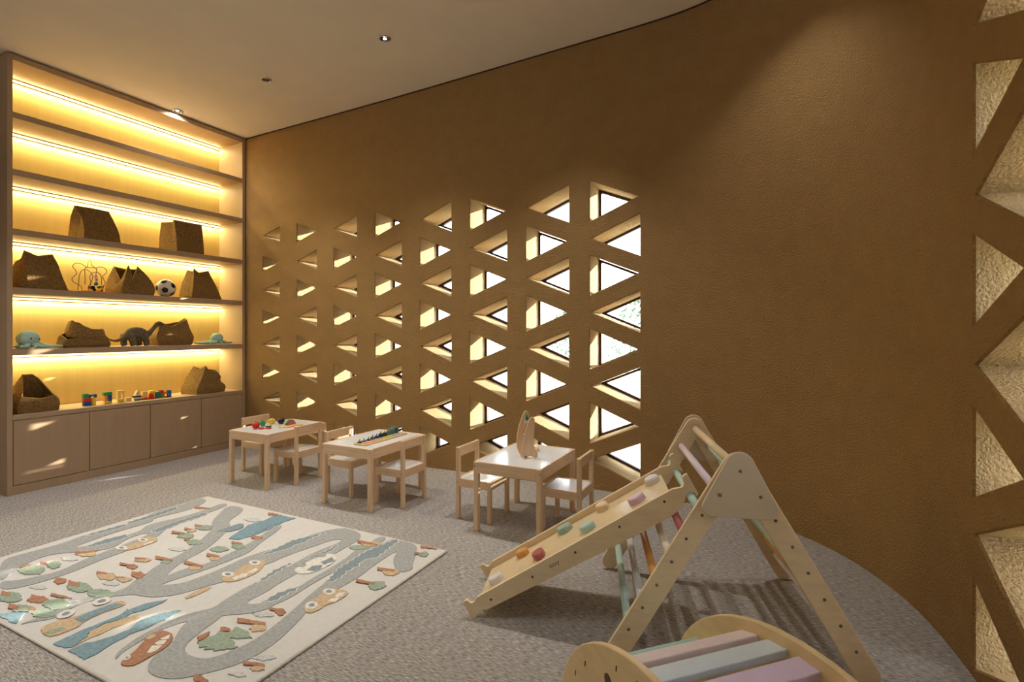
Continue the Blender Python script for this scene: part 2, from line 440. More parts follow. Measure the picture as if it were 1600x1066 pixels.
for i, (x, y, hg, r, lb) in enumerate([(-2.9, 14.0, 2.3, 1.1, 'pale green shrub seen through the last window column'), (-5.3, 14.6, 2.0, 1.1, 'washed-out shrub seen through the next to last window column'),
                                       (-.5, 15.0, 2.6, 1.2, 'broad pale shrub farthest to the right outside')]):
    shrub(x, y, hg, r, lb, i+3)
struct('added_sun_wall', lohi((-2.95, 6.3, -.2), (2.5, 6.45, .75)), mat('white_sun_wall_render', (225, 222, 212), 0.95, 0.03, (4, 4, 4)))  # low wall added to keep sun patches off the floor and rug

# ---------------------------------------------------------------- shelving unit
UX, UB = -5.305, -5.715                                  # front plane, back plane
UY0, UY1 = 1.837, 3.878
u = thing('shelving_unit', 'tall beige built-in shelving unit with lit shelves above four cabinet doors', 'shelving unit', (UX, (UY0+UY1)/2, 0))
def upart(name, lo, hi, m, bev=.0015, parent=None, label=None):
    c = u.location
    return obj(name, lohi([lo[i]-c[i] for i in range(3)], [hi[i]-c[i] for i in range(3)], bev), m, parent or u, label=label)
upart('side_panel', (UB-.015, UY0, 0), (UX, UY0+.034, 3.475), M['laminate'])
upart('side_panel', (UB-.015, UY1-.034, 0), (UX, UY1, 3.475), M['laminate'])
yi0, yi1 = UY0+.034, UY1-.034
upart('top_panel', (UB, yi0, 3.43), (UX, yi1, 3.475), M['laminate'])
upart('back_panel', (UB-.012, yi0, .63), (UB, yi1, 3.43), M['backpanel'])
SHZ = [(2.975, 3.022), (2.522, 2.572), (2.052, 2.102), (1.588, 1.638), (1.099, 1.149)]
for a, b in SHZ: upart('shelf', (UB, yi0, a), (UX, yi1, b), M['laminate'], label='beige shelf board with a brown-looking front edge')
upart('counter', (UB, yi0, .588), (UX, yi1, .626), M['laminate'])
upart('carcass', (UB, yi0, 0), (UX-.022, yi1, .588), M['gap'])
upart('plinth', (UX-.022, yi0, 0), (UX-.002, yi1, .07), M['laminate'])
DY = [yi0+.002, 2.382, 2.877, 3.376, yi1-.002]
for a, b in zip(DY, DY[1:]): upart('door', (UX-.020, a+.0025, .074), (UX, b-.0025, .583), M['laminate'])
for a in [3.43] + [s[0] for s in SHZ]:
    st = upart('led_strip', (UB+.004, yi0+.002, a-.030), (UB+.012, yi1-.002, a-.006), M['alu'], 0)
    upart('led_diffuser', (UB+.012, yi0+.004, a-.026), (UB+.020, yi1-.004, a-.014), M['led'], 0, parent=st)
    for dx, dz, pw in ((.12, -1, LED_W*.9), (.9, .35, LED_W*.1)):
        ld = bpy.data.lights.new('led_light', 'AREA'); ld.shape = 'RECTANGLE'; ld.size = 1.96; ld.size_y = .012; ld.energy = pw; ld.color = LED_COL
        lo = bpy.data.objects.new('led_light', ld); COL.objects.link(lo); lo.location = (UB+.026, (UY0+UY1)/2, a-.030 if dz < 0 else a-.013)
        d = Vector((dx, 0, dz)).normalized(); xax = Vector((0, 1, 0)); zax = -d; yax = zax.cross(xax)
        lo.rotation_euler = Matrix((xax, yax, zax)).transposed().to_euler()
struct('gap_shade_1', lohi((UB-.02, UY1+.001, 0), (UX-.03, UY1+.02, 3.46)), M['gap'])  # dark strip standing in for the shade between unit and wall

# ---------------------------------------------------------------- ceiling downlights
def downlight(x, y, label, watts, group=None, cone=84, lens='lamp', drop=.03):
    z = ceil_z(x)
    t = thing('ceiling_downlight', label, 'downlight', (x, y, z-.001), 0, group)
    obj('trim_ring', lathe([(.033, 0), (.034, -.006), (.040, -.008), (.047, -.005), (.048, 0)], 24), M['chrome'], t)
    obj('baffle', lathe([(0, -.0015), (.0335, -.003)], 20), M['dark'], t)
    obj('lamp_lens', lathe([(0, -.0045), (.010, -.0042), (.013, -.003)], 14), M[lens], t)
    l = bpy.data.lights.new('downlight_beam', 'SPOT'); l.energy = watts; l.color = SPOT_COL; l.spot_size = math.radians(cone); l.spot_blend = 1.0; l.shadow_soft_size = .018
    o = bpy.data.objects.new('downlight_beam', l); COL.objects.link(o); o.location = (x, y, z-drop)
downlight(-5.255, 3.10, 'glaring round chrome downlight right above the shelving unit front', SPOT_W*.3, None, 165, 'lamp', .016)
downlight(-4.01, 3.14, 'small unlit-looking chrome downlight, middle of the three in the ceiling', SPOT_W, None, 84, 'lens_off')
downlight(-2.70, 3.19, 'chrome downlight with a bright lens, farthest from the shelving unit of the three in view', SPOT_W)
for x, y, k, w in [(-1.35, 3.2, 'over the standing toy table', 1.15), (-.04, 3.36, 'close to the bend of the curved wall', .45), (-4.6, .9, 'added as fill over the left end of the rug', 1.3), (-3.2, .9, 'added as fill over the middle of the rug', 1.25), (-1.8, .9, 'added as fill over the right end of the rug', .55), (-.4, .9, 'added as fill over the rocker arch', .30),
                   (-4.6, -1.2, 'added as fill behind the camera, nearest the left wall', .5), (-3.2, -1.2, 'added as fill behind the camera, second from the left wall', .4), (-1.8, -1.2, 'added as fill behind the camera, third from the left wall', .25), (-.4, -1.2, 'added as fill behind the camera, nearest the curved wall', .2)]:  # the rows over the rug and behind the camera are added fill lamps
    downlight(x, y, 'chrome downlight out of the picture ' + k, SPOT_W*w)

# ---------------------------------------------------------------- children's tables and chairs
def make_table(x, y, label):
    t = thing('childrens_table', label, 'table', (x, y, 0), 0, 'small pine tables along the screen wall')
    W, L, H, lg = .474, .632, .45, .033
    for sx in (-1, 1):
        for sy in (-1, 1):
            obj('leg', box((sx*(W-lg)/2, sy*(L-lg)/2, (H-.002)/2), (lg, lg, H-.002), .003), M['pine_z'], t)
    for sx in (-1, 1): obj('apron', box((sx*(W-.012)/2, 0, H-.037), (.012, L-2*lg+.002, .074), .002), M['pine_y'], t)
    for sy in (-1, 1): obj('apron', box((0, sy*(L-.012)/2, H-.037), (W-2*lg+.002, .012, .074), .002), M['pine_x'], t)
    obj('tabletop', box((0, 0, H-.0075), (W-.0236, L-.0236, .010), .001), M['white'], t, label='glossy white tabletop panel')
    for sx in (-1, 1):
        for sy in (-1, 1): obj('bolt', tube([(sx*(W/2-.010), sy*(L/2-.002), H-.03), (sx*(W/2-.010), sy*(L/2+.0015), H-.03)], .004, 8), M['screw'], t)
    return t
tb1 = make_table(-3.865, 3.162, 'small pine table with toy fruit, nearest the shelving unit')
tb2 = dup(tb1, (-2.748, 3.130, 0), 0, 'small pine table in the middle with the counting board on it')
tb3 = dup(tb1, (-1.455, 3.175, 0), 0, 'small pine table nearest the climbing frame with a standing wooden toy')
def make_chair(x, y, rz, label):
    """backrest at -x, seat towards +x"""
    t = thing('childrens_chair', label, 'chair', (x, y, 0), rz, 'small pine chairs at the tables')
    W = .285; D = .275; p = .028
    for s in (-1, 1):
        obj('back_post', box((-D/2+p/2, s*(W-p)/2, .245), (p, p, .49), .003), M['pine_z'], t)
        obj('front_leg', box((D/2-p/2, s*(W-p)/2, .138), (p, p, .276), .003), M['pine_z'], t)
        obj('seat_rail', box((0, s*(W-.012)/2, .25), (D-2*p+.001, .012, .056), .002), M['pine_x'], t)
    obj('backrest', box((-D/2+p/2+.002, 0, .457), (.018, W-2*p+.001, .066), .002), M['pine_y'], t)
    obj('seat_rail', box((D/2-.006, 0, .25), (.012, W-2*p+.001, .056), .002), M['pine_y'], t)
    obj('seat_rail', box((-D/2+.008, 0, .25), (.012, W-2*p+.001, .056), .002), M['pine_y'], t)
    obj('seat', box((0, 0, .270), (D-.026, W-.0236, .008), .001), M['white'], t, label='white seat panel')
    for s in (-1, 1): obj('bolt', tube([(-D/2+p/2, s*(W/2-.001), .25), (-D/2+p/2, s*(W/2+.0015), .25)], .0035, 8), M['screw'], t)
    return t
ch = make_chair(-4.20, 3.272, 0, 'pine chair on the shelf side of the toy fruit table')
G = 'small pine chairs at the tables'
dup(ch, (-3.652, 3.180, 0), PI, 'pine chair tucked under the near side of the toy fruit table')
dup(ch, (-3.012, 3.148, 0), 0, 'pine chair behind the counting board table, white seat half hidden', G)
dup(ch, (-2.492, 3.124, 0), PI, 'pine chair at the near right side of the counting board table', G)
dup(ch, (-1.780, 3.142, 0), 0, 'pine chair on the left of the table with the standing wooden toy', G)
dup(ch, (-1.172, 3.205, 0), PI, 'pine chair right of the standing toy table, partly behind the slide', G)

# ---------------------------------------------------------------- climbing triangle
d3 = Vector((.954, .302, 0)).normalized(); n3 = Vector((d3.y, -d3.x, 0))     # along the spread, towards the camera
PM = Vector((-.341, 2.889, 0)) + n3*.86
ang = math.atan2(d3.y, d3.x)
# local frame of the triangle: x = d3, y = -n3 (away from the camera), z up; origin under the near apex
tri = thing('climbing_triangle', 'tall wooden climbing triangle with pastel painted rungs by the curved wall', 'climbing frame', PM, ang)
LEG_L = capsule((-.442, .046), (-.007, .787), .0425); LEG_R = capsule((.442, .046), (.007, .787), .0425)
X, Y, Z = (1, 0, 0), (0, 1, 0), (0, 0, 1); O = (0, 0, 0)
PLATE = hull_round([(0, .790, .052), (-.098, .634, .036), (.098, .634, .036)])
def bev_prism(poly, y0, y1, bev=.003):
    bm = prism(poly, O, X, Z, Y, y0, y1)
    es = [e for e in bm.edges if len(e.link_faces) == 2 and e.calc_face_angle(0) > 1.2]
    bmesh.ops.bevel(bm, geom=es, offset=bev, segments=2, affect='EDGES', profile=.5)
    return bm
for y0, lp, rp, pp in ((0, (.036, .054), (.018, .036), (0, .018)), (1, (.824, .842), (.842, .860), (.860, .878))):
    obj('leg', bev_prism(LEG_L, *lp), M['birch'], tri); obj('leg', bev_prism(LEG_R, *rp), M['birch'], tri)
    obj('gusset_plate', bev_prism(PLATE, *pp), M['plate'], tri)
RU = [(-.071, .681), (-.128, .591), (-.186, .498), (-.240, .406), (-.295, .313), (-.349, .222), (-.401, .133)]
RC = ['lilac', 'mint', 'rose', 'cream', 'orange', 'greyw', 'mint']
RC2 = ['mint', 'cream', 'rose', 'greyw', 'mint', 'orange', 'pinkp']
def rung(x, z, c, y0, y1): obj('rung', tube([(x, y0, z), (x, y1, z)], .0165, 14), M[c], tri, label={'mint': 'mint rung', 'lilac': 'pale lilac rung', 'rose': 'dusty rose rung', 'cream': 'cream rung', 'orange': 'ochre orange rung', 'greyw': 'pale grey rung', 'pinkp': 'pale pink rung', 'sage': 'sage green rung', 'birch': 'bare wooden top rung'}[c])
def bolt(x, y, z, dy): obj('bolt', tube([(x, y, z), (x, y+dy*.5, z), (x, y+dy, z)], [.006, .006, .004], 10), M['bolt'], tri)
rung(0, .774, 'birch', .054, .824); bolt(0, 0, .774, -.004); bolt(0, .878, .774, .004)
for (x, z), c in zip(RU, RC):
    rung(x, z, c, .054, .824); top = z > .65
    bolt(x, 0 if top else .036, z, -.004); bolt(x, .878 if top else .842, z, .004)
for (x, z), c in zip(RU, RC2):
    rung(-x, z, c, .036, .842); top = z > .65
    bolt(-x, 0 if top else .018, z, -.004); bolt(-x, .878 if top else .860, z, .004)

# ---------------------------------------------------------------- slide ramp hooked on the triangle
sl = thing('slide_ramp', 'birch climbing ramp with pastel grip stones, hooked onto the triangle', 'slide', PM, ang)
SIDE = [(-1.052, .094), (-.205, .619), (-.188, .624), (-.170, .627), (-.160, .634), (-.157, .646), (-.160, .662), (-.162, .672), (-.155, .682), (-.143, .687), (-.098, .607), (-.106, .594), (-.1065, .594), (-.110, .604), (-.118, .611), (-.128, .613), (-.138, .611), (-.146, .603), (-.150, .590), (-.160, .552), (-.200, .512), (-.338, .425), (-.985, .055), (-1.006, .044), (-1.024, .041), (-1.042, .040), (-1.052, .030), (-1.057, .004), (-1.064, .0), (-1.078, .0), (-1.096, .032), (-1.117, .064), (-1.106, .075), (-1.097, .076), (-1.086, .068), (-1.076, .066), (-1.066, .072)]
for y0 in (.2525, .6325-.018):
    bm = prism(SIDE, O, X, Z, Y, y0, y0+.018)
    obj('side_panel', bm, M['birch'], sl)
ax = Vector((.87, 0, .54)).normalized(); nb = Vector((-ax.z, 0, ax.x)); P0 = Vector((-1.05, 0, .060))
BL = .995
bm = B()
for a in (0,):
    pts = [(-.005, 0), (BL, 0), (BL, -.012), (-.005, -.012)]
    add_prism(bm, pts, P0, ax, nb, Vector((0, 1, 0)), .2705, .6145)
obj('board', bm, M['birch_board'], sl)
def hold(a, v, c, r, rot, sq=1.0, lb=None):
    """a rounded grip stone on the board: a along, v across (measured from the near frame)"""
    bm = B(); n = 14; prof = [(1.0, 0), (1.0, .018), (.95, .026), (.82, .030)]
    rings = []
    for s, zz in prof:
        ring = []
        for k in range(n):
            t = 2*PI*k/n; rr = r*(1 + .16*math.cos(2*t + rot) + .07*math.sin(3*t + rot*2))*s
            ring.append(bm.verts.new(P0 + ax*(a + rr*math.cos(t)*sq) + Vector((0, 1, 0))*(-v + rr*math.sin(t)) + nb*zz))
        rings.append(ring)
    for i in range(3):
        for k in range(n): bm.faces.new((rings[i][k], rings[i][(k+1) % n], rings[i+1][(k+1) % n], rings[i+1][k])).smooth = i > 0
    bm.faces.new(rings[-1]); bm.faces.new(rings[0][::-1])
    bmesh.ops.recalc_face_normals(bm, faces=bm.faces[:])
    obj('grip_stone', bm, M[c], sl, label=lb)
for a, v, c, r, rot, lb in [(.075, -.400, 'holdw', .034, .4, 'white grip stone'), (.200, -.555, 'orange', .034, 1.4, 'orange grip stone'), (.315, -.410, 'rose', .036, 2.6, 'dusty rose grip stone'), (.448, -.560, 'sage', .036, .3, 'sage green grip stone'),
                             (.580, -.415, 'holdmint', .036, 1.0, 'pale mint grip stone'), (.668, -.575, 'holdcream', .036, 2.2, 'cream grip stone'), (.845, -.420, 'holdpink', .036, .2, 'pale pink grip stone'), (.945, -.560, 'holdw', .036, 1.7, 'off-white grip stone')]:
    hold(a, v, c, r, rot, 1.0, lb)
for x, z in [(-.988, .090), (-.801, .205), (-.613, .326), (-.424, .448), (-.237, .566)]:
    obj('screw', tube([(x, .2535, z), (x, .2505, z)], .0055, 10), M['screw'], sl)
def flat_text(s, size, parent, loc, mtx, m, name='lettering', depth=.0006, label=None):
    cu = bpy.data.curves.new(name, 'FONT'); cu.body = s; cu.size = size; cu.align_x = 'CENTER'; cu.align_y = 'CENTER'; cu.extrude = depth
    o = bpy.data.objects.new(name, cu); COL.objects.link(o)
    dg = bpy.context.evaluated_depsgraph_get(); me = bpy.data.meshes.new_from_object(o.evaluated_get(dg))
    bpy.data.objects.remove(o); me.materials.clear(); me.materials.append(m)
    q = bpy.data.objects.new(name, me); COL.objects.link(q); q.parent = parent
    q.matrix_local = Matrix.Translation(loc) @ mtx.to_4x4()
    return q
zt = Vector((0, -1, 0)); xt = ax; yt = zt.cross(xt)
flat_text('tizzy', .027, sl, (-.705, .2522, .268), Matrix((xt, yt, zt)).transposed(), M['burn'], label='small burnt lettering')

# ---------------------------------------------------------------- rocker arch in the foreground
e1 = Vector((.706, .708, 0)).normalized(); e2 = Vector((.708, -.706, 0)).normalized()
RQ = Vector((-.0785, 1.788, 0)) + e2*.285
ro = thing('rocker_arch', 'pale wooden rocker arch with wide pastel slats in the foreground', 'rocker', RQ, math.atan2(e2.y, e2.x))
# local x = e2 (along the arch), local y = e1 (away from the left panel), right panel at y = 0
RA, RH, RW = .585, .440, .485
def ellipse(a, hh, n=48, x0=0.0): return [(x0 + a*math.cos(PI*k/n), hh*math.sin(PI*k/n)) for k in range(n+1)]
def arch_outline():
    o = ellipse(RA, RH); i = ellipse(RA-.17, RH-.19)
    return o + i[::-1]
for y0 in (-.022, -RW):
    bm = prism(arch_outline(), O, X, Z, Y, y0, y0+.022)
    es = [e for e in bm.edges if len(e.link_faces) == 2 and e.calc_face_angle(0) > 1.2]
    bmesh.ops.bevel(bm, geom=es, offset=.004, segments=2, affect='EDGES', profile=.5)
    obj('side_panel', bm, M['birch_lo'], ro)
def ell_pt(th, inset):
    x, z = (RA-.01)*math.cos(th), (RH-.0)*math.sin(th); nx, nz = math.cos(th)/RA, math.sin(th)/RH; L = math.hypot(nx, nz)
    return Vector((x - nx/L*inset, 0, z - nz/L*inset)), math.atan2(-nx, nz)     # point and the slope of the tangent
SLC = ['mint', 'mint', 'pinkp', 'bluegrey', 'lilacp', 'cream', 'sage', 'rose', 'orange']
ths = []
th = PI - .06; tgt = 0; x_t = [-.520, -.455, -.222, -.113, -.002, .108, .217, .322, .50]
x_t = [-.500, -.425, -.222, -.113, -.002, .110, .220, .325, .428]
for xt_, c in zip(x_t, SLC):
    th = math.acos(xt_/(RA-.01)); p, sl_a = ell_pt(th, .072 if xt_ == -.425 else .045)
    rot = Matrix.Rotation(-sl_a, 3, 'Y') if False else Matrix.Rotation(-math.atan2(-math.cos(th)/RA, math.sin(th)/RH), 3, 'Y')
    obj('slat', box(p + Vector((0, -RW/2, 0)), (.070, RW-.044, .022), .003, rot, 2), M[c], ro, label={'mint': 'mint slat', 'pinkp': 'pale pink slat', 'bluegrey': 'grey blue slat', 'lilacp': 'lilac slat', 'cream': 'cream slat', 'sage': 'sage slat', 'rose': 'rose slat', 'orange': 'orange slat'}[c])
    q, _ = ell_pt(th, .046)
    for y0 in (-RW-.0012, .0002): obj('slat_tenon', box(q + Vector((0, y0+.0005, 0)), (.004, .002, .016), 0, Matrix.Rotation(.15, 3, 'Y')), M['screw'], ro)
obj('handle_hole_disc', tube([(-.255, -RW+.001, .300), (-.255, -RW-.002, .300)], .018, 16), M['screw'], ro, label='dark round disc painted in for the handle hole')  # dark disc on the surface stands for the shaded handle hole

